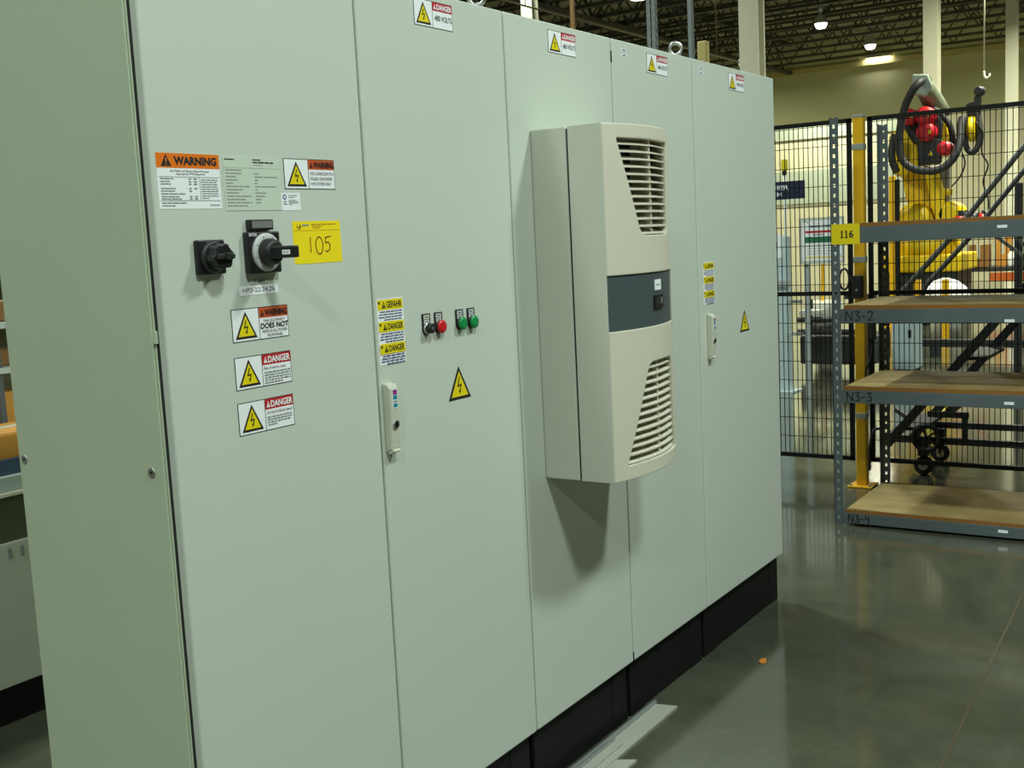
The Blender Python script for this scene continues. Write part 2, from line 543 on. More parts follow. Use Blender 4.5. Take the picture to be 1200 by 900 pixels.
# roof joists: open web, running across the hall
def joist_mesh():
    b = MB()
    zb, zt = 6.68, 7.52
    for z in (zb, zt):
        b.box((-0.06, HY0+0.1, z-0.035), (0.06, HY1-0.1, z+0.035), M_joist)
    y = HY0+0.3; k = 0
    while y < HY1-0.9:
        a, c = (zb, zt) if k % 2 == 0 else (zt, zb)
        b.bar((0, y, a), (0, y+0.62, c), 0.035, 0.035, M_joist, (1, 0, 0))
        y += 0.62; k += 1
    return b
j0 = None
x = HX0+1.2; k = 5
while x < HX1-0.5:
    if j0 is None:
        j0 = struct(joist_mesh().build('trim_5', origin=(0, 0, 0)))
        o = j0
    else:
        o = j0.copy(); COL.objects.link(o); o.name = 'trim_%d' % k
    o.location = (x, 0, 0)
    k += 1
    x += 1.3
for yy in (-3.0, 11.5, 23.0):   # girders along the hall
    b = MB()
    for z in (6.55, 7.45):
        b.box((HX0+0.1, yy-0.08, z-0.05), (HX1-0.15, yy+0.08, z+0.05), M_joist)
    xx = HX0+0.5; q = 0
    while xx < HX1-1.6:
        a, c = (6.55, 7.45) if q % 2 == 0 else (7.45, 6.55)
        b.bar((xx, yy, a), (xx+0.9, yy, c), 0.05, 0.05, M_joist, (0, 1, 0))
        xx += 0.9; q += 1
    struct(b.build('trim_%d' % k)); k += 1

def column(x, y, wd, top, label, m=M_column):
    t = thing('building_column', label, 'column', (x, y, 0))
    b = MB()   # wide flange section, flanges facing +-y
    h = wd/2; f = wd*0.09
    b.box((x-h, y-h, 0.02), (x-h+f*1.4, y+h, top), m)
    b.box((x+h-f*1.4, y-h, 0.02), (x+h, y+h, top), m)
    b.box((x-h+f, y-f*0.6, 0.02), (x+h-f, y+f*0.6, top), m)
    b.build('shaft', t)
    MB().box((x-wd*0.8, y-wd*0.8, 0), (x+wd*0.8, y+wd*0.8, 0.025), M_columngrey).build('base_plate', t)
    return t
column(12.0, 3.51, 0.235, 7.5, 'white building column rising behind the far end of the cabinet row')
column(19.2, 3.12, 0.235, 7.5, 'white building column rising behind the yellow robot')
column(25.0, 2.86, 0.22, 7.5, 'white building column at the right edge beyond the fence')
column(12.0, 6.62, 0.17, 7.5, 'dim grey column showing above the middle of the cabinet row', M_columngrey)
# ------------------------------------------------------------------ lamps
def highbay(x, y, z, watts, col, label):
    k = 0.55 if label else 1.0
    t = thing('high_bay_lamp', label or 'unseen high bay lamp set outside the picture to light the hall', 'lamp', (x, y, z),
              'high bay lamps under the roof')
    b = MB()
    b.lathe((x, y, z), (0, 0, 1), [(0.30*k, 0.0), (0.305*k, 0.005), (0.29*k, 0.02), (0.24*k, 0.13), (0.14*k, 0.22), (0.09, 0.25)], M_lampbody)
    b.build('reflector', t)
    MB().lathe((x, y, z-0.215*k), (0, 0, 1), [(0.17*k, 0.0), (0.22*k, 0.05*k), (0.26*k, 0.13*k), (0.275*k, 0.21*k)], M_lens).build('glass_lens', t)
    MB().cyl((x, y, z+0.25), (x, y, z+0.50), 0.085, M_lampbody).build('ballast_housing', t)
    MB().cyl((x, y, z+0.50), (x, y, 7.55), 0.012, M_lampbody, n=8).build('hanger', t)
    ld = bpy.data.lights.new('lamp_light', 'AREA')
    ld.shape = 'DISK'; ld.size = 0.6*k; ld.energy = watts; ld.color = col
    ld.spread = math.radians(146 if label or 10 < x < 24 else 172)
    lo = bpy.data.objects.new('lamp_light', ld)
    COL.objects.link(lo)
    lo.parent = t
    lo.location = (0, 0, -0.22*k)
for L in LAMPS:
    highbay(*L)

# added fitting, made up for the splash of light on the far wall head
t = thing('wall_splash_light', 'added light fitting for the splash of light at the far wall top', 'lamp', (35.86, 8.66, 6.74))
MB().box((35.74, 8.25, 6.70), (35.98, 9.05, 6.80), M_lampbody).build('housing', t, bevel=0.01)
ld = bpy.data.lights.new('lamp_light', 'AREA'); ld.shape = 'RECTANGLE'; ld.size = 0.2; ld.size_y = 0.8
ld.energy = 25; ld.color = (1, 1, 0.9)
lo = bpy.data.objects.new('lamp_light', ld); COL.objects.link(lo); lo.parent = t; lo.location = (0, 0, -0.045)

# ------------------------------------------------------------------ the row of electrical cabinets
EDGES = [0.0, 0.6, 1.2, 1.8, 2.4, 3.2]
DEPTH, Z0, Z1 = 0.49, 0.2, 2.2
CABL = ['pale grey electrical cabinet at the near end, with two black rotary switches',
        'pale grey electrical cabinet with red and green push buttons and a beige door handle',
        'pale grey electrical cabinet carrying the big cooling unit in the middle of the row',
        'narrow pale grey electrical cabinet between the cooling unit and the far wide cabinet',
        'wide pale grey electrical cabinet at the far end of the row, beside the grey rack']
CABS = []; DOORS = []
for i in range(5):
    a, c = EDGES[i], EDGES[i+1]
    t = thing('electrical_cabinet', CABL[i], 'cabinet', ((a+c)/2, DEPTH/2, 0), 'bayed electrical cabinets')
    b = MB()
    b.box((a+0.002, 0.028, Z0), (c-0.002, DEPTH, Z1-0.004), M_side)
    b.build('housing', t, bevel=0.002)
    MB().box((a+0.004, 0.021, Z0+0.006), (c-0.004, 0.0285, Z1-0.012), M_gap).build('door_seal', t)
    d = MB().box((a+0.0034, 0.0, Z0+0.002), (c-0.0034, 0.0215, Z1-0.002), M_cab).build('door', t, bevel=0.004, segs=3)
    for xx in (a+0.012, c-0.112):
        for y0 in (0.0235, DEPTH-0.1):
            MB().box((xx, y0, 0), (xx+0.1, y0+0.08, Z0), M_plinth).build('plinth_corner', t, bevel=0.003)
    MB().box((a+0.110, 0.026, 0.002), (c-0.110, 0.04, Z0-0.002), M_plinth).build('plinth_panel', t, bevel=0.002)
    MB().box((a+0.110, DEPTH-0.04, 0.002), (c-0.110, DEPTH-0.026, Z0-0.002), M_plinth).build('plinth_panel', t, bevel=0.002)
    CABS.append(t); DOORS.append(d)

# side panel of the near cabinet, with its screws
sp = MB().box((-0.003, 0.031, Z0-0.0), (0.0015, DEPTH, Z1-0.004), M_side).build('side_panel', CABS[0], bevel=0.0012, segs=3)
for y in (0.0664, 0.472):
    for z in (1.19,):
        s = MB()
        s.lathe((-0.003, y, z), (-1, 0, 0), [(0.0105, 0.0), (0.0105, 0.001), (0.008, 0.002), (0.0045, 0.0005)], M_steel, 16)
        s.cyl((-0.0038, y, z), (-0.0044, y, z), 0.003, M_ink, n=6)
        s.build('panel_screw', sp)
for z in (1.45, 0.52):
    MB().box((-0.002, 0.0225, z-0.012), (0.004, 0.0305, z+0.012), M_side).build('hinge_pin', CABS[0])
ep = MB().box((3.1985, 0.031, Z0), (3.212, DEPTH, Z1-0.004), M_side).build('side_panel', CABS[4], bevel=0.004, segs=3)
for z0, z1 in ((2.125, 2.160), (0.203, 0.232)):
    MB().box((1.8020, 0.0004, z0), (1.8040, 0.012, z1), M_gap).build('gap_plug', CABS[3])

# lifting eyes on the roof
for i, x in ((1, 1.155), (3, 2.375)):
    b = MB()
    b.cyl((x, 0.05, Z1-0.005), (x, 0.05, Z1+0.012), 0.017, M_steel, n=16)
    ring = []
    ax = Vector((0.45, -0.893, 0)).cross(Vector((0, 0, 1))).normalized()
    for q in range(20):
        th = 2*math.pi*q/20
        ring.append(Vector((x, 0.05, Z1+0.034))+Vector((0.5, -0.86, 0))*0.0205*math.cos(th)+Vector((0, 0, 1))*0.0205*math.sin(th))
    b.tube(ring, 0.0065, M_steel, n=10, closed=True)
    b.build('lifting_eye', CABS[i])

# --- stickers
def big_sticker(x, z, wd, h, head, headmat, headtxt, name, parent, lines, label, small=None):
    s = front(x, z)
    s.base(0, 0, wd, h, M_ink)
    s.rect(0.0016, 0.0016, wd-0.0016, h-0.0016, M_white).up()
    sp = wd*0.47
    s.rect(sp-0.0007, 0.001, sp+0.0007, h-0.001, M_ink)
    s.rect(sp+0.001, h*0.66, wd-0.0016, h-0.0016, headmat).up()
    s.bolt(sp*0.5, h*0.09, sp*0.80, h*0.82)
    s.alert(sp+wd*0.06, h*0.72, wd*0.065, h*0.20, headtxt, headmat)
    s.text(head, sp+wd*0.105, h*0.71, wd-wd*0.025, h*0.92, headtxt, 0.03)
    for item in lines:
        if item[0] == 't':
            s.text(item[1], sp+wd*item[2], h*item[3], sp+wd*item[4], h*item[5], M_ink, item[6])
        else:
            s.scribble(sp+wd*item[1], h*item[2], sp+wd*item[3], h*0.035, M_inkgrey, 7, item[4])
    return lab(s.build(name, parent), label)

volt = [('t', '480 VOLTS', 0.05, 0.30, 0.50, 0.50, 0.0)]
for i, x in ((1, 0.815), (2, 1.425), (3, 2.042), (4, 2.724)):
    big_sticker(x, 2.116, 0.155, 0.063, 'DANGER', M_red, M_white, 'voltage_sticker', DOORS[i], volt,
                'white sticker with yellow lightning triangle and red DANGER bar over 480 VOLTS')
big_sticker(0.167, 1.422, 0.157, 0.066, 'WARNING', M_redorange, M_ink, 'warning_sticker', DOORS[0],
            [('t', 'THIS DISCONNECT', 0.07, 0.53, 0.46, 0.61, 0.0), ('t', 'DOES NOT', 0.02, 0.33, 0.52, 0.50, 0.02),
             ('t', 'REMOVE ALL POWER', 0.05, 0.20, 0.49, 0.29, 0.0), ('t', 'FROM PANEL', 0.13, 0.07, 0.41, 0.16, 0.0)],
            'sticker with orange WARNING bar reading DOES NOT in bold')
big_sticker(0.166, 1.326, 0.157, 0.066, 'DANGER', M_red, M_white, 'danger_sticker', DOORS[0],
            [('t', 'Risk of electric shock', 0.03, 0.52, 0.42, 0.60, 0.0), ('s', 0.03, 0.41, 0.50, 1), ('s', 0.03, 0.33, 0.50, 2),
             ('s', 0.03, 0.25, 0.50, 3), ('s', 0.03, 0.17, 0.50, 4), ('s', 0.03, 0.09, 0.35, 5)],
            'upper of the two stickers with a red DANGER bar')
big_sticker(0.165, 1.2345, 0.156, 0.066, 'DANGER', M_red, M_white, 'danger_sticker', DOORS[0],
            [('t', 'Arc Flash & Shock Hazard', 0.03, 0.52, 0.49, 0.60, 0.0), ('s', 0.03, 0.40, 0.48, 6), ('s', 0.03, 0.32, 0.48, 7),
             ('s', 0.03, 0.24, 0.45, 8), ('s', 0.03, 0.16, 0.20, 9)],
            'lower of the two stickers with a red DANGER bar')
big_sticker(0.343, 1.7255, 0.155, 0.063, 'WARNING', M_redorange, M_ink, 'warning_sticker', DOORS[0],
            [('t', 'FOR CONNECTION TO A', 0.03, 0.48, 0.50, 0.58, 0.0), ('t', 'SOLIDLY GROUNDED', 0.03, 0.31, 0.47, 0.41, 0.0),
             ('t', 'WYE SYSTEM ONLY', 0.03, 0.14, 0.44, 0.24, 0.0)],
            'sticker with orange WARNING bar to the right of the specification plate')

# orange arc flash sticker
s = front(0.0155, 1.686)
W, H = 0.152, 0.103
s.base(0, 0, W, H, M_white)
s.rect(0, H*0.735, W, H, M_orange).up()
s.alert(W*0.15, H*0.765, W*0.165, H*0.215, M_ink, M_orange)
s.text('WARNING', W*0.27, H*0.79, W*0.955, H*0.945, M_ink, 0.045)
s.text('Arc Flash and Shock Hazard Present', W*0.20, H*0.665, W*0.82, H*0.705, M_ink)
s.text('Appropriate PPE Required', W*0.29, H*0.605, W*0.74, H*0.65, M_ink)
s.rect(W*0.02, H*0.573, W*0.98, H*0.58, M_inkgrey)
s.rect(W*0.02, H*0.148, W*0.98, H*0.156, M_inkgrey)
s.rect(W*0.655, H*0.15, W*0.661, H*0.575, M_inkgrey)
for q, (b, e) in enumerate(((0.535, .24), (.485, .19), (.44, .20), (.36, .27), (.315, .26), (.265, .41), (.215, .32), (.175, .35))):
    s.scribble(W*0.04, H*b, W*e, H*0.016, M_inkgrey, 3, q)
    if q != 5:
        s.rect(W*0.48, H*b, W*0.52, H*(b+0.022), M_inkgrey)
        if q != 4:
            s.rect(W*0.56, H*b, W*0.61, H*(b+0.022), M_inkgrey)
for q in range(9):
    s.scribble(W*0.68, H*(0.525-q*0.042), W*(0.95 if q != 8 else 0.8), H*0.014, M_inkgrey, 4, 20+q)
s.scribble(W*0.04, H*0.10, W*0.42, H*0.018, M_inkgrey, 3, 31)
s.scribble(W*0.04, H*0.05, W*0.24, H*0.018, M_inkgrey, 3, 32)
s.scribble(W*0.80, H*0.06, W*0.96, H*0.016, M_inkgrey, 3, 33)
lab(s.build('warning_sticker', DOORS[0]), 'large white sticker under an orange WARNING bar with small tables')

# pale specification plate
s = front(0.177, 1.682)
W, H = 0.153, 0.106
s.base(0, 0, W, H, M_paleplate, 0.001)
s.scribble(W*0.03, H*0.93, W*0.20, H*0.022, M_ink, 2, 1)
s.scribble(W*0.52, H*0.935, W*0.66, H*0.022, M_ink, 2, 2)
s.scribble(W*0.52, H*0.885, W*0.89, H*0.026, M_ink, 3, 3)
s.scribble(W*0.53, H*0.84, W*0.69, H*0.012, M_inkgrey, 2, 4)
s.rect(0, H*0.785, W, H*0.79, M_inkgrey)
for q, e in enumerate((.31, .31, .21, .23, .15, .43, .31, .24, .46, .35, .46, .38)):
    b = 0.735-q*0.06
    s.scribble(W*0.03, H*b, W*e, H*0.022, M_inkgrey, 3, 40+q)
    if q not in (0, 11):
        s.scribble(W*0.53, H*b, W*(0.60, 0.60, 0.95, 0.60, 0.58, 0.93, 0.58, 0.73, 0.70, 0.62, 0.62)[q], H*0.022, M_inkgrey, 3, 60+q)
lab(s.build('specification_plate', DOORS[0]), 'pale green plate of small print')

# small certification sticker
s = front(0.330, 1.6815)
W, H = 0.0555, 0.036
s.base(0, 0, W, H, M_white)
s.poly([(W*0.18+W*0.10*math.cos(q*0.524), H*0.76+H*0.16*math.sin(q*0.524)) for q in range(12)], M_inkblue)
s.up()
s.poly([(W*0.18+W*0.05*math.cos(q*0.524), H*0.76+H*0.08*math.sin(q*0.524)) for q in range(12)], M_white)
s.rect(W*0.10, H*0.46, W*0.26, H*0.53, M_inkgrey)
s.rect(W*0.10, H*0.33, W*0.28, H*0.40, M_inkgrey)
for b, e, q in ((.84, .88, 1), (.73, .70, 2), (.56, .84, 3), (.48, .90, 4), (.40, .88, 5), (.32, .55, 6)):
    s.scribble(W*0.38, H*b, W*e, H*0.04, M_inkgrey, 3, 80+q)
lab(s.build('certification_sticker', DOORS[0]), 'small white sticker with a blue round mark')

# circuit tape and engraved tag under the switch
s = front(0.1935, 1.5135)
s.base(0, 0, 0.108, 0.0185, M_white)
s.text('HP2-22,24,26', 0.010, 0.0045, 0.098, 0.0145, M_ink)
lab(s.build('circuit_label', DOORS[0]), 'white printed tape reading HP2-22,24,26')
s = front(0.224, 1.5345)
s.base(0, 0, 0.05, 0.0105, M_paleplate)
s.frame(0.001, 0.001, 0.049, 0.0095, 0.0006, M_inkgrey)
s.scribble(0.008, 0.0035, 0.043, 0.0038, M_inkgrey, 3, 5)
s.build('engraved_tag', DOORS[0])

# yellow lot tag with the handwritten number
s = front(0.3565, 1.5690)
W, H = 0.148, 0.0895
s.base(0, 0, W, H, M_tag)
s.line([(W*0.10, H*0.93), (W*0.08, H*0.86), (W*0.13, H*0.86), (W*0.16, H*0.93), (W*0.14, H*0.80), (W*0.11, H*0.82), (W*0.20, H*0.89)], 0.0012, M_ink)
s.rect(W*0.20, H*0.885, W*0.33, H*0.925, M_inkgrey)
s.scribble(W*0.38, H*0.91, W*0.90, H*0.018, M_marker, 4, 3)
s.scribble(W*0.40, H*0.87, W*0.62, H*0.014, M_marker, 3, 4)
s.scribble(W*0.42, H*0.83, W*0.56, H*0.014, M_marker, 3, 5)
s.rect(W*0.02, H*0.775, W*0.98, H*0.781, M_marker)
s.line([(W*0.345, H*0.62), (W*0.34, H*0.26)], 0.0030, M_marker)
oval = [(W*0.525+W*0.075*math.cos(q*math.pi/9+1.2), H*0.415+H*0.205*math.sin(q*math.pi/9+1.2)) for q in range(19)]
s.line(oval, 0.0028, M_marker)
s.line([(W*0.78, H*0.63), (W*0.665, H*0.60), (W*0.66, H*0.47), (W*0.72, H*0.49), (W*0.755, H*0.41), (W*0.74, H*0.31), (W*0.69, H*0.26), (W*0.65, H*0.28)], 0.0030, M_marker)
lab(s.build('lot_tag', DOORS[0]), 'yellow paper tag with handwritten 105')

# three-language danger strips
def strip(x, z, door, label):
    s = front(x, z)
    W, H = 0.096, 0.153
    s.base(0, 0, W, H, M_white)
    for q, t in enumerate(('GEFAHR', 'DANGER', 'DANGER')):
        zb = H-0.026-q*0.051
        s.rect(0.002, zb, W-0.002, zb+0.024, M_yellow)
        s.up()
        s.rect(0.005, zb+0.014, 0.011, zb+0.020, M_ink)
        s.alert(0.024, zb+0.004, 0.014, 0.016, M_ink, M_yellow)
        s.text(t, 0.034, zb+0.0045, 0.090, zb+0.0195, M_ink, 0.02)
        for r, (a, e) in enumerate(((0.010, 0.090), (0.006, 0.092), (0.004, 0.090), (0.024, 0.090))):
            s.scribble(a, zb-0.0055-r*0.0062, e, 0.0026, M_inkblue, 5, q*7+r)
    return lab(s.build('danger_strip', door), label)
strip(0.611, 1.324, DOORS[1], 'white strip with yellow GEFAHR and DANGER bars')
strip(2.4435, 1.328, DOORS[4], 'white strip with yellow GEFAHR and DANGER bars')
for x, z, d in ((0.914, 1.203, DOORS[1]), (2.826, 1.196, DOORS[4])):
    s = front(x, z)
    wd, h = 0.096, 0.084
    s.mb.prism([(-wd/2, 0), (wd/2, 0), (0, h)], lambda a, b: s.P(a, b, 0), lambda a, b: s.P(a, b, 0.0006), M_ink)
    s.d = 0.00085
    s.bolt(0, 0, wd, h)
    lab(s.build('voltage_triangle', d), 'yellow triangle with black lightning arrow')
for x, i in ((1.866, 3), (2.455, 4)):
    s = front(x, 2.166)
    s.base(0, 0, 0.034, 0.008, M_white); s.rect(0.006, 0.002, 0.028, 0.006, M_inkblue)
    s.build('marker_label', DOORS[i])
    s = front(x+0.002, 2.150)
    s.base(0, 0, 0.034, 0.008, M_white); s.rect(0.006, 0.002, 0.026, 0.006, M_inkblue)
    s.build('marker_label', DOORS[i])

# --- rotary switches on the near cabinet
p = MB().box((0.0865, -0.012, 1.5605), (0.1555, 0.0, 1.6265), M_black).build('rotary_switch', CABS[0], bevel=0.003)
lab(p, 'smaller black rotary switch without a silver ring')
b = MB(); c = (0.121, -0.012, 1.5935)
b.lathe(c, (0, -1, 0), [(0.031, 0), (0.031, 0.006), (0.028, 0.009), (0.026, 0.010)], M_blacksoft, 28)
b.build('dial', p)
b = MB()
prof = []
for q in range(36):
    th = q*math.pi/18; r = 0.0235+(0.0018 if q % 6 < 3 else -0.001)
    prof.append((0.121+r*math.cos(th), 1.5935+r*math.sin(th)))
b.prism_y(prof, -0.022, -0.046, M_black)
b.box((0.1165, -0.046, 1.587), (0.1255, -0.062, 1.6005), M_blacksoft)
b.box((0.100, -0.046, 1.5885), (0.142, -0.054, 1.5985), M_blacksoft)
b.build('handle', p, bevel=0.0015)

p = MB().box((0.214, -0.016, 1.556), (0.302, 0.0, 1.639), M_black).build('rotary_switch', CABS[0], bevel=0.003)
lab(p, 'larger black disconnect switch with a silver dial and lever')
c = Vector((0.259, -0.016, 1.5975))
b = MB()
b.lathe(c, (0, -1, 0), [(0.0385, 0), (0.0385, 0.005), (0.036, 0.007), (0.027, 0.007)], M_silver, 36)
for q in range(8):
    th = q*math.pi/4+0.3; m_ = Vector((math.cos(th), 0, math.sin(th)))
    b.box(c+m_*0.0315+Vector((-0.003, -0.0073, -0.0012)), c+m_*0.0315+Vector((0.003, -0.0068, 0.0012)), M_inkgrey)
lab(b.build('dial', p), 'silver dial ring')
b = MB()
b.lathe(c+Vector((0, -0.004, 0)), (0, -1, 0), [(0.0275, 0), (0.0275, 0.012), (0.025, 0.022), (0.021, 0.027)], M_blacksoft, 28)
b.prism_z([(0.240, -0.04), (0.279, -0.04), (0.2745, -0.070), (0.2705, -0.098), (0.2535, -0.098), (0.2495, -0.070)], 1.5845, 1.6085, M_black)
b.build('lever', p, bevel=0.003)
f = Flat((0.2494, -0.0705, 1.5905), Vector((0.0040, -0.0275, 0)).normalized(), (0, 0, 1), Vector((-0.99, -0.14, 0)))
f.base(0.001, 0.001, 0.020, 0.010, M_white); f.rect(0.004, 0.004, 0.009, 0.007, M_inkgrey); f.rect(0.011, 0.003, 0.017, 0.008, M_handle)
f.build('lever_label', p)
f = front(0.219, 1.627, -0.016)
f.d = 0.0004
f.text('EATON', -0.002, 0.003, 0.018, 0.0095, M_white, 0.02)
f.build('maker_lettering', p)
p = MB().box((0.225, -0.014, 1.6425), (0.289, 0.0, 1.6635), M_black).build('name_plate', CABS[0], bevel=0.002)
MB().box((0.229, -0.0148, 1.6465), (0.285, -0.0138, 1.6605), M_greybadge).build('plate_insert', p)

# --- push buttons on the second cabinet
for q, (x, kind) in enumerate(((0.7905, 'key'), (0.8400, 'red'), (0.9285, 'green'), (0.9785, 'green'))):
    h0, h1 = 1.3795, 1.4300
    p = MB()
    poly = [(x-0.0155, h1), (x-0.0155, h0+0.012)]
    poly += [(x+0.0155*math.cos(math.pi+k*math.pi/8), h0+0.0135+0.0155*math.sin(math.pi+k*math.pi/8)) for k in range(9)]
    poly += [(x+0.0155, h0+0.012), (x+0.0155, h1)]
    p.prism_y(poly, -0.003, 0.0, M_black)
    po = p.build('push_button' if kind != 'key' else 'key_switch', CABS[1])
    lab(po, {'key': 'black key switch in a silver bezel', 'red': 'red push button', 'green': 'green push button'}[kind])
    f = front(x, h1, -0.003); f.d = 0.0
    f.base(-0.011, -0.013, 0.011, -0.003, M_silver if kind != 'key' else M_handle)
    f.rect(-0.007, -0.009, 0.007, -0.007, M_ink)
    f.d = 0.0
    f.base(-0.011, -0.024, 0.011, -0.0145, M_silver)
    f.rect(-0.006, -0.020, 0.006, -0.0185, M_ink)
    f.build('legend_plate', po)
    zc = 1.3945
    b = MB()
    if kind == 'key':
        b.lathe((x, -0.003, zc), (0, -1, 0), [(0.015, 0), (0.015, 0.005), (0.013, 0.007)], M_steel, 24)
        b.build('bezel', po)
        k = MB()
        k.lathe((x, -0.0095, zc), (0, -1, 0), [(0.0125, 0), (0.0125, 0.010), (0.011, 0.012)], M_black, 24)
        k.cyl((x, -0.0213, zc), (x, -0.0225, zc), 0.005, M_steel, n=12)
        k.box((x-0.001, -0.0228, zc-0.004), (x+0.001, -0.0222, zc+0.004), M_ink)
        k.build('key_cylinder', po)
    else:
        b.lathe((x, -0.003, zc), (0, -1, 0), [(0.0145, 0), (0.0145, 0.003), (0.013, 0.004)], M_blacksoft, 24)
        b.build('bezel', po)
        b = MB()
        b.lathe((x, -0.0065, zc), (0, -1, 0), [(0.010, 0), (0.010, 0.003), (0.0155, 0.0035), (0.0168, 0.006), (0.0155, 0.009), (0.009, 0.0105)],
                M_btnred if kind == 'red' else M_btngreen, 24)
        b.build('button_cap', po)

# --- door handles
def handle(x, z, cab, label):
    hp = MB()
    prof = [(0.0, z), (-0.006, z+0.001), (-0.011, z+0.004), (-0.018, z+0.007), (-0.020, z+0.03), (-0.024, z+0.10), (-0.024, z+0.150), (-0.018, z+0.160), (0.0, z+0.164)]
    hp.prism(prof, lambda a, b: (x, a, b), lambda a, b: (x+0.031, a, b), M_handle)
    o = hp.build('door_handle', cab, bevel=0.004, segs=3)
    lab(o, label)
    f = front(x+0.007, z+0.104, -0.0242); f.step = 0.0002
    f.base(0, 0, 0.019, 0.045, M_white)
    f.rect(0.002, 0.031, 0.017, 0.043, M_magenta); f.rect(0.002, 0.020, 0.017, 0.030, M_teal)
    f.rect(0.002, 0.013, 0.017, 0.018, M_inkgrey); f.rect(0.002, 0.002, 0.017, 0.011, M_teal)
    f.build('handle_label', o)
    b = MB()
    b.cyl((x+0.0155, -0.021, z+0.066), (x+0.0155, -0.0262, z+0.066), 0.0095, M_steel, n=20)
    b.cyl((x+0.0155, -0.0262, z+0.066), (x+0.0155, -0.0268, z+0.066), 0.0075, M_black, n=20)
    b.build('lock_cylinder', o)
    b = MB()
    b.prism([(-0.002, z+0.001), (-0.007, z-0.006), (-0.026, z+0.003), (-0.020, z+0.008), (-0.010, z+0.006)],
            lambda a, c: (x+0.003, a, c), lambda a, c: (x+0.028, a, c), M_handle)
    b.build('lever_tip', o, bevel=0.002)
handle(0.5985+0.012, 1.120, CABS[1], 'beige swing handle')
handle(2.452+0.010, 1.130, CABS[4], 'beige swing handle')

# ------------------------------------------------------------------ cooling unit
AX0, AX1, AZ0, AZ1 = 1.306, 1.706, 0.918, 1.894
AC = thing('cooling_unit', 'large beige cabinet cooling unit with two louvred grilles mounted on the cabinet doors', 'air conditioner', (1.506, -0.12, AZ0))
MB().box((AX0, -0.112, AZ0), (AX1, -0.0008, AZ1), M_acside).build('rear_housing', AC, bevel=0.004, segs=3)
MB().box((AX0+0.006, -0.120, AZ0+0.006), (AX1-0.006, -0.108, AZ1-0.006), M_gap).build('housing_seam', AC)
def bow(x, inset=0.0):
    return -0.222+inset-0.036*(1-((x-1.506)/0.2)**2)
def shell(z0, z1, inset, m, yback=-0.1195, n=24):
    b = MB()
    e = 0.0035
    poly = [(AX0+e, yback)]
    for q in range(n+1):
        x = AX0+e+(AX1-AX0-2*e)*q/n
        poly.append((x, bow(x, inset)))
    poly.append((AX1-e, yback))
    b.prism_z(poly, z0, z1, m)
    return b
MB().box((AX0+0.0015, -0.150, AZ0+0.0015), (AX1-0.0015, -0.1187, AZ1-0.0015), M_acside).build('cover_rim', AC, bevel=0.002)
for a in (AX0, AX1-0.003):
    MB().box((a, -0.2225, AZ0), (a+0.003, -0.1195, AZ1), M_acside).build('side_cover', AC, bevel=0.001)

def cut(o, poly, depth_y):
    c = MB().prism_y(poly, -0.40, depth_y, M_ac).build('cutter', origin=(0, 0, 0))
    md = o.modifiers.new('cut', 'BOOLEAN')
    md.operation = 'DIFFERENCE'; md.object = c; md.solver = 'EXACT'
    bpy.context.view_layer.update()
    dg = bpy.context.evaluated_depsgraph_get()
    me = bpy.data.meshes.new_from_object(o.evaluated_get(dg))
    o.modifiers.clear()
    o.data = me
    bpy.data.objects.remove(c)

def rounded(pts, r, n=5):
    out = []
    L = len(pts)
    for i in range(L):
        p0 = Vector(pts[i-1]); p = Vector(pts[i]); p1 = Vector(pts[(i+1) % L])
        d0 = (p0-p).normalized(); d1 = (p1-p).normalized()
        rr = r[i] if isinstance(r, (list, tuple)) else r
        a = p+d0*rr; c = p+d1*rr
        for k in range(n+1):
            t = k/n
            q = a*(1-t)**2+p*2*t*(1-t)+c*t*t
            out.append((q.x, q.y))
    return out

UP = [(1.360, 1.856), (1.458, 1.592), (1.660, 1.592), (1.682, 1.856)]
LOW = [(1.478, 1.236), (1.360, 0.958), (1.684, 0.958), (1.660, 1.236)]
uc = shell(1.487, AZ1, 0.0, M_ac).build('upper_cover', AC)
cut(uc, rounded(UP, [0.006, 0.03, 0.03, 0.006]), -0.185)
lc = shell(AZ0, 1.335, 0.0, M_ac).build('lower_cover', AC)
cut(lc, rounded(LOW, [0.03, 0.006, 0.006, 0.03]), -0.185)
for o in (uc, lc):
    for pl in o.data.polygons:
        pl.use_smooth = False
    bv = o.modifiers.new('bevel', 'BEVEL'); bv.width = 0.0025; bv.segments = 2; bv.limit_method = 'ANGLE'; bv.angle_limit = math.radians(50)
pn = shell(1.3355, 1.4865, 0.005, M_acpanel).build('control_panel', AC)
ps = Vector((0.050, bow(1.582, 0.005)-bow(1.532, 0.005), 0)).normalized()
f = Flat((1.532, bow(1.532, 0.005)-0.0006, 1.435), ps, (0, 0, 1), Vector((ps.y, -ps.x, 0)))
f.base(0, 0, 0.048, 0.030, M_white, 0.0016); f.rect(0.010, 0.013, 0.040, 0.0165, M_inkgrey)
f.build('logo_plate', pn)
b = MB()
f = Flat((1.522, bow(1.522, 0.005)-0.0006, 1.384), ps, (0, 0, 1), Vector((ps.y, -ps.x, 0)))
f.base(0, 0, 0.062, 0.037, M_black, 0.006); f.rect(0.008, 0.011, 0.040, 0.030, M_gap); f.rect(0.044, 0.012, 0.056, 0.030, M_greybadge)
f.build('display', pn)

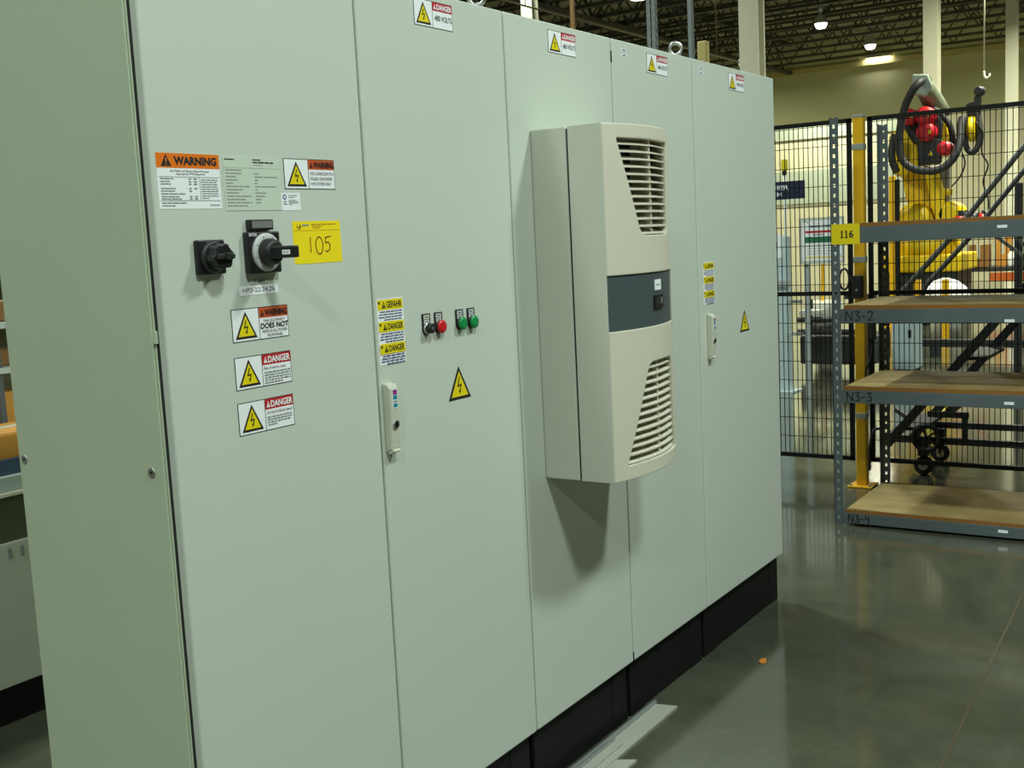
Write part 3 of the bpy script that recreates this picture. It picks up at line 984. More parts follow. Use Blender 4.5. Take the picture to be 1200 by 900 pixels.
def grille(poly, zlo, zhi, nb, name):
    def xr(z):
        (tx0, tz), (bx0, bz), (bx1, _), (tx1, _) = poly
        t = (z-bz)/(tz-bz)
        return bx0+(tx0-bx0)*t, bx1+(tx1-bx1)*t
    g = MB()
    x0, x1 = min(p[0] for p in poly), max(p[0] for p in poly)
    back = MB()
    g.prism_y([(a, c) for a, c in rounded(poly, 0.004)], -0.1865, -0.184, M_gap)
    go = g.build(name, AC)
    pitch = (zhi-zlo)/nb
    for k in range(nb):
        z = zlo+pitch*(k+0.12)
        a, c = xr(z+pitch*0.3)
        n = 10
        top = []; vs = []
        for q in range(n+1):
            x = a+0.001+(c-a-0.002)*q/n
            yf = bow(x)+0.006
            vs += [(x, yf, z), (x, yf, z+0.0035), (x, yf+0.030, z+pitch*0.64), (x, yf+0.030, z+pitch*0.64-0.003)]
        fs = []
        for q in range(n):
            for e in range(4):
                fs.append((q*4+e, q*4+(e+1) % 4, q*4+4+(e+1) % 4, q*4+4+e))
        fs += [(0, 1, 2, 3), (n*4+3, n*4+2, n*4+1, n*4)]
        MB().add(vs, fs, M_ac).build('louvre_blade', go)
    xm = (poly[1][0]+poly[2][0]+poly[0][0]+poly[3][0])/4
    MB().box((xm-0.0025, bow(xm)+0.010, zlo+0.002), (xm+0.0025, -0.1865, zhi-0.002), M_ac).build('centre_rib', go)
grille(UP, 1.592, 1.856, 13, 'upper_grille')
grille(LOW, 0.958, 1.236, 13, 'lower_grille')

# ------------------------------------------------------------------ floor pieces by the plinth
t = thing('cable_trough_cover', 'flat pale grey metal trough cover lying on the floor along the black plinth', 'cover', (1.4, -0.05, 0))
b = MB().prism_z([(0.55, -0.002), (0.55, -0.082), (1.945, -0.082), (1.925, -0.002)], 0.0, 0.008, M_trough)
b.build('base_strip', t, bevel=0.001)
b = MB()
b.box((0.55, -0.012, 0.008), (1.93, -0.003, 0.020), M_troughedge)
b.build('raised_edge', t, bevel=0.001)
b = MB()
b.box((0.55, -0.058, 0.0085), (1.60, -0.026, 0.016), M_trough)
b.box((0.55, -0.030, 0.016), (1.60, -0.026, 0.022), M_troughedge)
b.build('inner_channel', t, bevel=0.001)
MB().prism_z([(0.6, -0.084), (0.6, -0.14), (1.53, -0.14), (1.50, -0.084)], 0.0, 0.006, M_trough).build('side_flap', t)
tag(MB().prism_z([(2.44, -0.19), (2.46, -0.20), (2.50, -0.185), (2.485, -0.17), (2.455, -0.172)], 0.0, 0.003, M_scrap).build('paper_scrap'),
    'tiny orange scrap lying on the floor beside the far cabinet plinth', 'litter')

# ------------------------------------------------------------------ grey steel rack
RX0, RX1 = 4.5, 5.22
RY0, RY1 = 0.19, -2.25
RK = thing('storage_rack', 'grey slotted steel rack with four empty particle board shelves by the fence', 'shelf', (RX0+0.36, (RY0+RY1)/2, 0))
def post(x, y, sx, sy):
    """slotted angle post: two flanges punched with a row of holes"""
    b = MB()
    wd, th = 0.046, 0.003
    zt = 2.135
    pitch = 0.050
    # flange facing the aisle, with real slots
    y1 = y+sy*wd
    ym = (y+y1)/2
    b.box((x, y, 0), (x+th*sx, ym+sy*-0.006 if False else y+sy*0.017, zt), M_rack)
    b.box((x, y+sy*0.029, 0), (x+th*sx, y1, zt), M_rack)
    z = 0.0
    while z < zt:
        b.box((x, y+sy*0.017, z), (x+th*sx, y+sy*0.029, min(z+0.031, zt)), M_rack)
        z += pitch
    # flange along the rack side
    b.box((x, y, 0), (x+sx*wd, y+sy*th, zt), M_rack)
    return b.build('post', RK)
post(RX0, RY0, 1, -1); post(RX0, RY1, 1, 1); post(RX1, RY0-0.055, -1, -1); post(RX1, RY1, -1, 1)
def marker(parent, y, z, glyphs, hgt):
    f = Flat((RX0-0.0012, y, z), (0, -1, 0), (0, 0, 1), (-1, 0, 0)); f.d = 0.0006
    G = {'N': [[(0, 0), (0.02, 1), (0.62, 0.02), (0.66, 1.0)]],
         '3': [[(0, 0.95), (0.45, 0.98), (0.18, 0.56), (0.5, 0.42), (0.42, 0.06), (0, 0.04)]],
         '-': [[(0.05, 0.45), (0.45, 0.47)]],
         '2': [[(0, 0.75), (0.2, 1.0), (0.5, 0.85), (0.42, 0.5), (0, 0.05), (0.62, 0.08)]],
         '4': [[(0.1, 1.0), (0.05, 0.55), (0.5, 0.52)], [(0.52, 1.0), (0.42, -0.25)]]}
    u = 0
    for g in glyphs:
        for st in G[g]:
            f.line([(u+p[0]*hgt, p[1]*hgt) for p in st], 0.006, M_ink)
        u += hgt*(0.95 if g == 'N' else 0.68)
    return lab(f.build('marker_writing', parent), 'black handwritten bay number')
for k, (zb, zt, bt, txt) in enumerate(((0.012, 0.068, 0.088, 'N3-4'), (0.660, 0.727, 0.748, 'N3-3'), (1.080, 1.152, 1.172, 'N3-2'), (1.492, 1.574, 1.594, None))):
    bo = MB().box((RX0-0.001, RY0-0.047, zb), (RX0+0.03, RY1+0.047, zt), M_rack).build('front_beam', RK, bevel=0.003)
    MB().box((RX1-0.03, RY0-0.075, zb), (RX1-0.004, RY1+0.047, zt), M_rack).build('rear_beam', RK, bevel=0.003)
    MB().box((RX0+0.03, RY0-0.052, zb+0.01), (RX1-0.03, RY0-0.078, zt), M_rack).build('end_beam', RK, bevel=0.003)
    MB().box((RX0+0.03, RY1+0.078, zb+0.01), (RX1-0.03, RY1+0.052, zt), M_rack).build('end_beam', RK, bevel=0.003)
    bd = MB()
    bd.box((RX0+0.004, RY0-0.062, zt), (RX1-0.008, RY1+0.062, bt), M_board)
    bd.box((RX0+0.001, RY0-0.062, zt+0.0005), (RX0+0.0042, RY1+0.062, bt-0.0005), M_boardedge)
    bd.build('shelf_board', RK)
    hold = Flat((RX0-0.0012, (-0.63, -0.655, -0.655, -0.62)[k], zb+(zt-zb)*(0.45, 0.3, 0.05, 0.55)[k]), (0, -1, 0), (0, 0, 1), (-1, 0, 0))
    hold.base(0, 0, 0.045, 0.014, M_white, 0.002)
    hold.build('label_holder', bo)
    if txt:
        marker(bo, RY0-0.075, zb+(zt-zb)*0.18, txt, (zt-zb)*0.68)
sg = Flat((RX0-0.003, 0.184, 1.489), (0, -1, 0), (0, 0, 1), (-1, 0, 0), 0.0006)
sg.base(0, 0, 0.146, 0.104, M_yellow, 0.003)
for a in (0.046, 0.069):
    sg.rect(a+0.006, 0.032, a+0.0125, 0.070, M_ink); sg.poly([(a, 0.058), (a+0.006, 0.062), (a+0.006, 0.070)], M_ink); sg.rect(a+0.001, 0.032, a+0.0175, 0.0365, M_ink)
sg.text('6', 0.092, 0.031, 0.114, 0.071, M_ink, 0.03)
lab(sg.build('number_sign', RK), 'yellow plate reading 116')

# ------------------------------------------------------------------ mesh fence behind the rack
FX = 5.455
def fence_panel(ya, yb, label):
    ya, yb = max(ya, yb), min(ya, yb)
    t = thing('mesh_fence', label, 'fence', (FX, (ya+yb)/2, 0.155), 'black mesh fences')
    b = MB(); r = 0.0125
    for z in (0.168, 2.195):
        b.box((FX-r, yb, z-r), (FX+r, ya, z+r), M_fence)
    for y in (ya-r, yb+r):
        b.box((FX-r, y-r, 0.155), (FX+r, y+r, 2.2075), M_fence)
    b.build('frame', t)
    MB().box((FX-r, yb+2*r, 1.165), (FX+r, ya-2*r, 1.190), M_fence).build('middle_rail', t)
    m = MB(); h = 0.0021
    y = ya-0.025-0.03
    while y > yb+0.03:
        m.box((FX-h, y-h, 0.17), (FX+h, y+h, 2.19), M_fence)
        y -= 0.0295
    z = 0.17+0.118
    while z < 2.18:
        m.box((FX-0.0045, yb+0.01, z-h), (FX-0.0015, ya-0.01, z+h), M_fence)
        z += 0.118
    m.build('wire_mesh', t)
    return t
fence_panel(1.95, 0.365, 'black wire mesh fence left of the yellow post, reaching behind the cabinets')
fence_panel(0.268, -1.30, 'black wire mesh fence right of the yellow post, behind the grey rack')
YP = thing('fence_post', 'yellow square steel fence post with a base plate between two mesh panels', 'post', (5.45, 0.317, 0))
MB().box((5.42, 0.287, 0.008), (5.48, 0.347, 2.21), M_postyel).build('shaft', YP, bevel=0.004)
MB().box((5.37, 0.245, 0), (5.53, 0.390, 0.010), M_postyel).build('base_plate', YP, bevel=0.002)
MB().box((5.418, 0.285, 2.205), (5.482, 0.349, 2.222), M_clamp).build('end_cap', YP, bevel=0.003)
for yy in (0.26, 0.375):
    MB().cyl((5.395, yy, 0.010), (5.395, yy, 0.022), 0.009, M_steel, n=6).build('anchor_bolt', YP)
for z in (2.02, 1.36, 0.42):
    MB().box((5.417, 0.284, z), (5.483, 0.350, z+0.035), M_clamp).build('clamp', YP, bevel=0.002)
t = thing('gate_lock', 'black gate lock with a ring handle fixed beside the yellow post', 'lock', (5.41, 0.33, 1.16))
MB().box((5.375, 0.290, 1.150), (5.418, 0.350, 1.285), M_blacksoft).build('lock_body', t, bevel=0.005)
ring = [Vector((5.395, 0.398+0.030*math.cos(q*math.pi/8), 1.265+0.062*math.sin(q*math.pi/8))) for q in range(16)]
MB().tube(ring, 0.007, M_blacksoft, n=8, closed=True).build('ring_handle', t)
MB().cyl((5.375, 0.318, 1.20), (5.368, 0.318, 1.20), 0.008, M_steel, n=12).build('lock_button', t)
MB().bar((5.395, 0.345, 1.265), (5.395, 0.372, 1.268), 0.02, 0.03, M_blacksoft).build('strike', t)
t = thing('cable_box', 'small black junction box on the fence below the second rack shelf', 'box', (5.41, 0.25, 0.85))
MB().box((5.385, 0.222, 0.905), (5.438, 0.262, 1.035), M_blacksoft).build('box_body', t, bevel=0.004)
MB().tube([(5.41, 0.242, 0.905), (5.40, 0.245, 0.80), (5.40, 0.275, 0.72), (5.405, 0.282, 0.62)], 0.006, M_hose, sub=5).build('cable', t)
t = thing('floor_cable', 'black cable hanging from the fence foot beside the yellow post', 'cable', (5.40, 0.24, 0.10))
MB().tube([(5.44, 0.20, 0.36), (5.41, 0.235, 0.355), (5.40, 0.255, 0.27), (5.40, 0.262, 0.11)], 0.009, M_hose, sub=6).build('cable_run', t)

# ------------------------------------------------------------------ rolling stair behind the fence
LX0, LX1 = 5.82, 6.40
LD = thing('rolling_stair', 'dark steel rolling warehouse stair on casters rising to the right behind the fence', 'ladder', (6.1, -0.5, 0))
def zs(y):
    return 0.215+(0.228-y)*1.215
for x, dz in ((LX0, 0.03), (LX1, -0.04)):
    b = MB()
    b.bar((x, 0.27, zs(0.27)+dz), (x, -1.45, zs(-1.45)+dz), 0.052, 0.022, M_ladder, (1, 0, 0))
    b.build('stringer', LD)
    o = MB()
    o.tube([(x, -0.42, 1.045), (x, -0.20, 1.045), (x, 0.10, 1.045), (x, 0.20, 1.075), (x, 0.165, 1.165), (x, -0.10, 1.46), (x, -0.525, 1.99), (x, -1.4, 3.05), (x, -2.1, 3.1)], 0.017, M_rail, n=10)
    o.build('handrail', LD)
    MB().bar((x, -0.18, 1.63), (x, -0.34, 1.50), 0.018, 0.018, M_rail).build('rail_brace', LD)
    MB().bar((x, -0.34, 1.50), (x, -0.62, zs(-0.62)+dz), 0.018, 0.018, M_rail).build('rail_brace', LD)
    for y in (-0.75, -1.25):
        MB().bar((x, y, zs(y)+dz), (x, y-0.01, 1.18+(0.17-y)*1.2-0.01), 0.022, 0.022, M_ladder).build('rail_post', LD)
for k in range(9):
    y = 0.16-k*0.185
    z = zs(y)
    MB().box((LX0+0.012, y-0.11, z-0.01), (LX1-0.012, y+0.06, z+0.012), M_ladder).build('tread', LD)
b = MB()
for x in (LX0, LX1):
    b.bar((x, 0.30, 0.235), (x, -1.75, 0.235), 0.03, 0.04, M_ladder)
    b.bar((x, -1.70, 0.24), (x, -1.52, 2.40), 0.03, 0.03, M_ladder)
b.bar((LX0, 0.28, 0.235), (LX1, 0.28, 0.235), 0.03, 0.04, M_ladder)
b.bar((LX0, -0.10, 0.42), (LX1, -0.10, 0.42), 0.03, 0.04, M_ladder)
b.bar((LX0, -1.70, 0.235), (LX1, -1.70, 0.235), 0.03, 0.04, M_ladder)
b.bar((LX0, 0.02, 0.40), (LX0, -0.22, 0.40), 0.025, 0.035, M_ladder)
b.bar((LX0, -0.20, 0.41), (LX0, -0.20, 0.22), 0.025, 0.035, M_ladder)
b.build('base_frame', LD)
MB().box((LX0-0.01, -2.2, 2.30), (LX1+0.01, -1.42, 2.34), M_ladder).build('platform', LD)
def caster(x, y, r):
    c = MB()
    c.cyl((x-0.018, y, r), (x+0.018, y, r), r, M_hose, n=24)
    o = c.build('caster', LD)
    MB().cyl((x-0.021, y, r), (x+0.021, y, r), r*0.5, M_steel, n=18).build('wheel_hub', o)
    f = MB()
    f.bar((x-0.028, y, r), (x-0.028, y, r*2.2), 0.005, 0.04, M_ladder); f.bar((x+0.028, y, r), (x+0.028, y, r*2.2), 0.005, 0.04, M_ladder)
    f.box((x-0.032, y-0.03, r*2.1), (x+0.032, y+0.03, max(0.222, r*2.2)), M_ladder)
    f.build('caster_fork', o)
caster(5.90, 0.065, 0.058); caster(6.34, 0.065, 0.058); caster(5.90, -1.60, 0.058); caster(6.34, -1.60, 0.058)
wm = MB()
ring = [Vector((LX0-0.035, 0.02+0.078*math.cos(q*math.pi/10), 0.255+0.078*math.sin(q*math.pi/10))) for q in range(20)]
wm.tube(ring, 0.017, M_hose, n=8, closed=True)
for q in range(5):
    a = q*2*math.pi/5
    wm.bar((LX0-0.035, 0.02, 0.255), (LX0-0.035, 0.02+0.07*math.cos(a), 0.255+0.07*math.sin(a)), 0.014, 0.014, M_machine, (1, 0, 0))
wm.build('brake_wheel', LD)

# ------------------------------------------------------------------ yellow robot
RBX = 17.0
def rp(a, b, d=0.0):
    return (RBX+d, 3.279-0.01282*a+0.265*d, 2.637+0.01306*b-0.0007*a)   # the arm faces the aisle at a slant
RB = thing('industrial_robot', 'yellow industrial robot arm with red motors and a looping black hose behind the fence', 'robot', (RBX, 2.72, 0))
def rpoly(poly, d0, d1, m, name, bev=0.03):
    return MB().prism(poly, lambda a, b: rp(a, b, d0), lambda a, b: rp(a, b, d1), m).build(name, RB, bevel=bev)
MB().box((RBX-0.5, 2.15, 0.0), (RBX+0.6, 3.22, 0.80), M_robotdark).build('riser', RB, bevel=0.02)
MB().box((RBX-0.56, 2.08, 0.80), (RBX+0.66, 3.26, 1.06), M_robot).build('base', RB, bevel=0.03)
MB().lathe((RBX, 2.70, 1.04), (0, 0, 1), [(0.50, 0), (0.50, 0.22), (0.44, 0.30), (0.40, 0.40)], M_robot, 32).build('turntable', RB)
MB().lathe(rp(27, -82, -0.48), (1, 0, 0), [(0.20, 0), (0.29, 0.06), (0.30, 0.20), (0.30, 0.60), (0.26, 0.66)], M_robot, 32).build('shoulder_housing', RB)
MB().lathe(rp(68, -72, -0.42), (1, 0, 0), [(0.12, 0), (0.19, 0.05), (0.19, 0.50), (0.15, 0.55)], M_robot, 28).build('gearbox', RB)
MB().cyl(rp(60, -46.5, -0.3), rp(74, -46.5, -0.3), 0.05, M_robot).build('grease_line', RB)
b = MB().cyl(rp(75, -80, -0.35), rp(90, -80, -0.35), 0.095, M_motor); b.box(rp(76, -68, -0.40), rp(92, -76, -0.2), M_robotdark)
b.build('shoulder_motor', RB)
b = MB().cyl(rp(103, -78, -0.3), rp(112, -78, -0.3), 0.10, M_motor); b.cyl(rp(93, -77, -0.3), rp(103, -78, -0.3), 0.11, M_robotdark)
b.build('axis_motor', RB)
rpoly([(15, -15), (42, -18), (50, -34), (62, -66), (64, -90), (46, -96), (34, -78), (22, -55)], -0.15, 0.25, M_robot, 'lower_arm')
rpoly([(42, -16), (58, -20), (66, -48), (64, -80), (58, -90), (50, -60)], -0.42, -0.16, M_robot, 'arm_link')
rpoly([(56, -16), (73, -16), (73, -58), (60, -58)], 0.0, 0.4, M_greybox, 'balancer_box', 0.02)
rpoly([(2, 20), (14, 26), (32, 22), (36, 0), (36, -20), (20, -28), (8, -26), (2, -8)], -0.45, 0.35, M_robot, 'elbow_housing', 0.05)
rpoly([(34, 12), (62, 12), (62, -14), (36, -16)], -0.62, 0.1, M_robotdark, 'motor_box', 0.02)
f = Flat(rp(49, -6, -0.624), (0, -1, 0), (0, 0, 1), (-1, 0, 0)); f.d = 0.002
f.poly([(-0.035, 0), (0.035, 0), (0, 0.075)], M_yellow); lab(f.build('hazard_mark', RB), 'small yellow triangle')
rpoly([(20, 46), (58, 46), (64, 30), (62, 8), (30, 8), (20, 26)], -0.5, 0.2, M_robotdark, 'wrist_drive_block', 0.04)
for nm, a, bb, r in (('wrist_motor', 28, 38, 0.125), ('wrist_motor', 47, 38, 0.14), ('wrist_motor', 48, 20, 0.14)):
    m = MB().lathe(rp(a, bb, -0.46), (-1, 0, 0), [(r, 0), (r, 0.20), (r*0.9, 0.24), (r*0.5, 0.25)], M_motor, 22)
    o = m.build(nm, RB)
    q = Flat(rp(a, bb, -0.712), (0, -1, 0), (0, 0, 1), (-1, 0, 0)); q.d = 0.002
    q.rect(-0.018, -0.03, 0.018, 0.03, M_yellow)
    q.build('motor_badge', o)
MB().lathe(rp(68, 1, -0.55), (-1, 0, 0), [(0.105, 0), (0.11, 0.12), (0.10, 0.22), (0.05, 0.24)], M_motor, 22).build('elbow_motor', RB)
MB().bar(rp(60, 44, -0.25), rp(72, 4, -0.25), 0.12, 0.16, M_robot, (1, 0, 0)).build('forearm', RB, bevel=0.02)
MB().tube([rp(52, 48, -0.4), rp(62, 40, -0.42), rp(72, 26, -0.40), rp(75, 5, -0.35)], 0.045, M_hose, sub=4).build('forearm_cover', RB)
b = MB()
b.lathe(rp(62, 44, 0.0), Vector(rp(38, 76, -0.75))-Vector(rp(62, 44, 0.0)), [(0.15, 0), (0.155, 0.3), (0.145, 0.62), (0.15, 0.80)], M_tubegrey, 28)
b.build('tool_tube', RB)
rpoly([(29, 83), (46, 82), (51, 70), (44, 58), (30, 62)], -0.86, -0.66, M_toolplate, 'tool_flange', 0.02)
MB().tube([rp(40, 75, -0.84), rp(36, 72, -1.0), rp(28, 62, -1.05), rp(20, 45, -1.0), rp(14.5, 20, -0.98), rp(14, 0, -0.96), rp(19, -14, -0.95), rp(32, -22.5, -0.95),
           rp(50, -24.5, -0.95), rp(64, -20, -0.92), rp(75, -8, -0.88), rp(80.5, 8, -0.80), rp(82, 24, -0.70), rp(84, 34, -0.62)], 0.056, M_hose, n=14, sub=6).build('hose', RB)
MB().tube([rp(84, 34, -0.62), rp(88, 31, -0.6), rp(87, 18, -0.6), rp(88, 4, -0.6), rp(92, -3, -0.6), rp(98, -2, -0.6), rp(102, 8, -0.58), rp(103, 24, -0.55), rp(100, 44, -0.5)], 0.042, M_hose, n=12, sub=5).build('wrist_hose', RB)
MB().tube([rp(9, 18, -0.62), rp(5.5, 4, -0.66), rp(6, -12, -0.66), rp(11, -24, -0.62)], 0.055, M_hose, n=12, sub=5).build('rear_hose', RB)
MB().lathe(rp(92.5, 22, -0.5), (0, -1, 0), [(0.15, -0.02), (0.185, 0.0), (0.19, 0.06), (0.16, 0.09)], M_robot, 28).build('wrist_disc', RB)
rpoly([(97, 58), (105, 58), (104, 10), (98, 10)], -0.55, -0.35, M_robotdark, 'gripper_plate', 0.02)
rpoly([(88, 50), (99, 52), (99, 38), (90, 36)], -0.55, -0.30, M_robotdark, 'gripper_body', 0.02)
MB().lathe(rp(101, 63, -0.6), (1, 0, 0), [(0.05, 0), (0.075, 0.05), (0.075, 0.15), (0.05, 0.2)], M_robotdark, 18).build('gripper_pulley', RB)
MB().tube([rp(98, 30, -0.6), rp(106, 18, -0.6), rp(105, -4, -0.58), rp(112, -18, -0.55), rp(107, -36, -0.5), rp(113, -56, -0.45), rp(112, -80, -0.4)], 0.012, M_hose, n=8, sub=5).build('cable', RB)
MB().tube([rp(84, -4, -0.6), rp(87, -16, -0.58), rp(82, -30, -0.5), rp(74, -40, -0.2)], 0.012, M_hose, n=8, sub=5).build('cable', RB)

t = thing('cell_post', 'distant yellow post standing in front of the robot base', 'post', (16.2, 2.99, 0))
MB().box((16.15, 2.955, 0.01), (16.25, 3.035, 2.25), M_postyel).build('shaft', t, bevel=0.005)
MB().box((16.06, 2.87, 0.0), (16.34, 3.12, 0.012), M_postyel).build('base_plate', t)
MB().box((16.16, 2.895, 0.02), (16.24, 2.95, 2.20), M_fence).build('sensor_strip', t)

# ------------------------------------------------------------------ signs and things beyond the fence
t = thing('sign_stand', 'navy blue sign board with white lettering beyond the fence', 'sign', (9.0, 2.2, 1.84))
f = Flat((9.0, 2.62, 1.842), (0, -1, 0), (0, 0, 1), (-1, 0, 0), 0.0008)
f.base(0, 0, 0.755, 0.165, M_navy, 0.012)
f.text('PREMIER', 0.30, 0.088, 0.605, 0.130, M_white, 0.02)
f.text('TECH', 0.37, 0.030, 0.535, 0.068, M_white, 0.02)
f.build('sign_board', t)
for yy in (2.58, 2.40):
    MB().box((9.013, yy-0.015, 0), (9.04, yy+0.015, 1.99), M_strut).build('leg', t)
t = thing('notice_board', 'white notice board with a green band beyond the fence', 'sign', (9.0, 1.72, 0))
f = Flat((9.0, 1.925, 1.235), (0, -1, 0), (0, 0, 1), (-1, 0, 0), 0.0008)
f.base(0, 0, 0.42, 0.425, M_machwhite, 0.012)
f.rect(0.03, 0.03, 0.40, 0.40, M_white).up()
f.line([(0.04, 0.385), (0.065, 0.395), (0.085, 0.38)], 0.008, M_inkgrey)
f.scribble(0.10, 0.335, 0.38, 0.020, M_inkgrey, 3, 2)
f.rect(0.06, 0.285, 0.40, 0.305, M_red); f.scribble(0.13, 0.262, 0.24, 0.012, M_inkgrey, 2, 3)
f.rect(0.06, 0.195, 0.40, 0.250, M_green)
for k in range(4):
    f.scribble(0.07, 0.165-k*0.025, 0.36-0.03*k, 0.008, M_handle, 5, k)
f.rect(0.06, 0.055, 0.40, 0.066, M_yellow); f.rect(0.30, 0.072, 0.39, 0.082, M_inkgrey)
f.build('board', t)
for yy in (1.87, 1.58):
    MB().box((9.013, yy-0.02, 0.0), (9.05, yy+0.02, 1.62), M_strut).build('leg', t)
t = thing('prohibition_sign', 'white square sign with a black and red symbol beyond the fence by the cabinet edge', 'sign', (8.8, 2.1, 0))
f = Flat((8.8, 2.20, 1.31), (0, -1, 0), (0, 0, 1), (-1, 0, 0), 0.0008)
f.base(0, 0, 0.185, 0.215, M_white, 0.01)
f.poly([(0.085+0.055*math.cos(q*0.35), 0.115+0.065*math.sin(q*0.35)) for q in range(18)], M_ink); f.up()
f.poly([(0.085+0.04*math.cos(q*0.35), 0.115+0.05*math.sin(q*0.35)) for q in range(18)], M_white); f.up()
f.line([(0.06, 0.07), (0.10, 0.15)], 0.02, M_ink); f.rect(0.05, 0.075, 0.075, 0.095, M_red)
f.build('board', t)
MB().box((8.812, 2.09, 0.0), (8.845, 2.13, 1.5), M_strut).build('stand', t)
t = thing('call_switch', 'small yellow call switch on a thin stand beyond the fence near the cabinet edge', 'switch', (9.5, 2.25, 2.1))
MB().box((9.48, 2.215, 2.13), (9.54, 2.265, 2.24), M_yellow).build('switch_body', t, bevel=0.006)
MB().box((9.475, 2.225, 2.09), (9.535, 2.255, 2.13), M_black).build('switch_grip', t, bevel=0.004)
MB().cyl((9.505, 2.24, 0.0), (9.505, 2.24, 2.10), 0.012, M_strut, n=8).build('stand', t)
# white bollard-like post with flange
t = thing('guard_post', 'pale blue grey post with a bolted floor flange beyond the fence by the cabinet edge', 'post', (9.25, 2.17, 0))
MB().box((9.2, 2.12, 0.012), (9.3, 2.22, 1.5), M_palebluebox).build('shaft', t, bevel=0.006)
MB().box((9.13, 2.05, 0), (9.37, 2.29, 0.014), M_palebluebox).build('base_plate', t)
MB().box((9.17, 2.10, 1.02), (9.22, 2.24, 1.08), M_strut).build('bracket', t)
for z in (0.55, 0.86):
    MB().box((9.18, 1.98, z), (9.22, 2.12, z+0.03), M_strut).build('cross_arm', t)
# dark roller machine
t = thing('roller_conveyor', 'low dark conveyor machine with rollers on the floor beyond the fence', 'machine', (10.6, 1.9, 0))
MB().box((10.45, 1.66, 0.12), (11.1, 2.45, 0.42), M_machine).build('chassis', t, bevel=0.02)
for k, z in enumerate((0.47, 0.60)):
    MB().cyl((10.40, 1.66, z), (10.40, 2.45, z), 0.03, M_ladder, n=12).build('roller', t)
MB().box((10.38, 2.22, 0.64), (10.60, 2.43, 0.70), M_machwhite).build('end_guard', t, bevel=0.01)
for yy in (1.72, 2.38):
    MB().box((10.5, yy-0.03, 0), (10.56, yy+0.03, 0.14), M_machine).build('leg', t)
    MB().box((10.6, yy-0.02, 0.42), (10.64, yy+0.02, 0.80), M_machine).build('upright', t)
MB().box((10.58, 1.68, 0.80), (10.66, 2.0, 0.85), M_machine).build('drive_bar', t)
t = thing('hopper', 'off white rounded hopper standing behind the dark conveyor beyond the fence', 'machine', (12.8, 2.93, 0))
MB().lathe((12.8, 2.93, 0.0), (0, 0, 1), [(0.08, 0.0), (0.10, 0.25), (0.20, 0.38), (0.22, 0.60), (0.18, 0.64)], M_machwhite, 28).build('hopper_body', t)
MB().cyl((12.55, 2.98, 0.32), (12.55, 2.75, 0.32), 0.08, M_machine, n=18).build('motor', t)
MB().box((12.5, 2.80, 0.0), (12.6, 2.94, 0.25), M_machine).build('motor_stand', t)
MB().bar((12.75, 2.95, 0.63), (12.75, 2.94, 1.10), 0.03, 0.03, M_postyel).build('yellow_lever', t)

# pale control box, low rail, hooded machine, stocked bench beyond
t = thing('control_box', 'pale blue control box on the floor seen between the rack shelves', 'box', (10.92, 1.44, 0))
MB().box((10.75, 1.33, 0.04), (11.1, 1.56, 0.66), M_palebluebox).build('box_body', t, bevel=0.01)
MB().box((10.77, 1.35, 0.0), (11.08, 1.54, 0.045), M_machine).build('plinth', t)
MB().box((10.742, 1.36, 0.38), (10.75, 1.39, 0.46), M_black).build('latch', t)
t = thing('floor_rail', 'long dark steel rail on low feet across the floor beyond the fence', 'rail', (11.6, 0.8, 0))
MB().box((12.35, -1.2, 0.11), (12.43, 1.72, 0.20), M_machine).build('rail_beam', t, bevel=0.008)
for yy in (-1.0, 0.2, 1.5):
    MB().box((12.33, yy-0.05, 0), (12.45, yy+0.05, 0.115), M_machine).build('foot', t)
t = thing('hooded_machine', 'white hooded machine with yellow legs beyond the fence, under the second rack shelf', 'machine', (14.5, 1.95, 0))
MB().lathe((14.6, 1.88, 0.42), (0, 0, 1), [(0.33, 0), (0.34, 0.08), (0.28, 0.24), (0.16, 0.34), (0.04, 0.38)], M_white, 28).build('hood', t)
for yy in (2.16, 1.80):
    MB().box((14.22, yy-0.04, 0.0), (14.30, yy+0.04, 0.80), M_postyel).build('leg', t)
MB().cyl((14.6, 1.88, 0.0), (14.6, 1.88, 0.43), 0.20, M_machwhite, n=20).build('pedestal', t)
t = thing('packing_bench', 'bench with an orange front rail far beyond the fence on the right', 'bench', (20.5, 2.2, 0))
MB().box((20.1, 0.9, 0.62), (21.0, 3.1, 0.70), M_machine).build('bench_top', t, bevel=0.01)
MB().box((20.05, 0.9, 0.46), (20.10, 2.35, 0.60), M_rustorange).build('front_rail', t)
for yy in (0.95, 3.05):
    for xx in (20.15, 20.95):
        MB().box((xx-0.03, yy-0.03, 0), (xx+0.03, yy+0.03, 0.62), M_machine).build('leg', t)
box_spec = [('brown cardboard box on the distant bench, nearest the robot', 20.2, 2.55, 0.32, 0.40, M_brown),
            ('green grey crate on the distant bench at the right', 20.3, 1.70, 0.55, 0.20, M_greybox),
            ('tall tan carton on the distant bench beside the brown box', 20.5, 2.20, 0.22, 0.52, M_cardboard)]
for l_, x, y, wd, h, m in box_spec:
    t = thing('carton', l_, 'box', (x, y, 0.70), 'cartons on the distant bench')
    MB().box((x-0.12, y-wd/2, 0.70), (x+0.2, y+wd/2, 0.70+h), m).build('carton_body', t, bevel=0.008)
    MB().box((x-0.123, y-0.03, 0.70+h*0.4), (x+0.203, y+0.03, 0.7005+h), M_handle).build('tape', t)
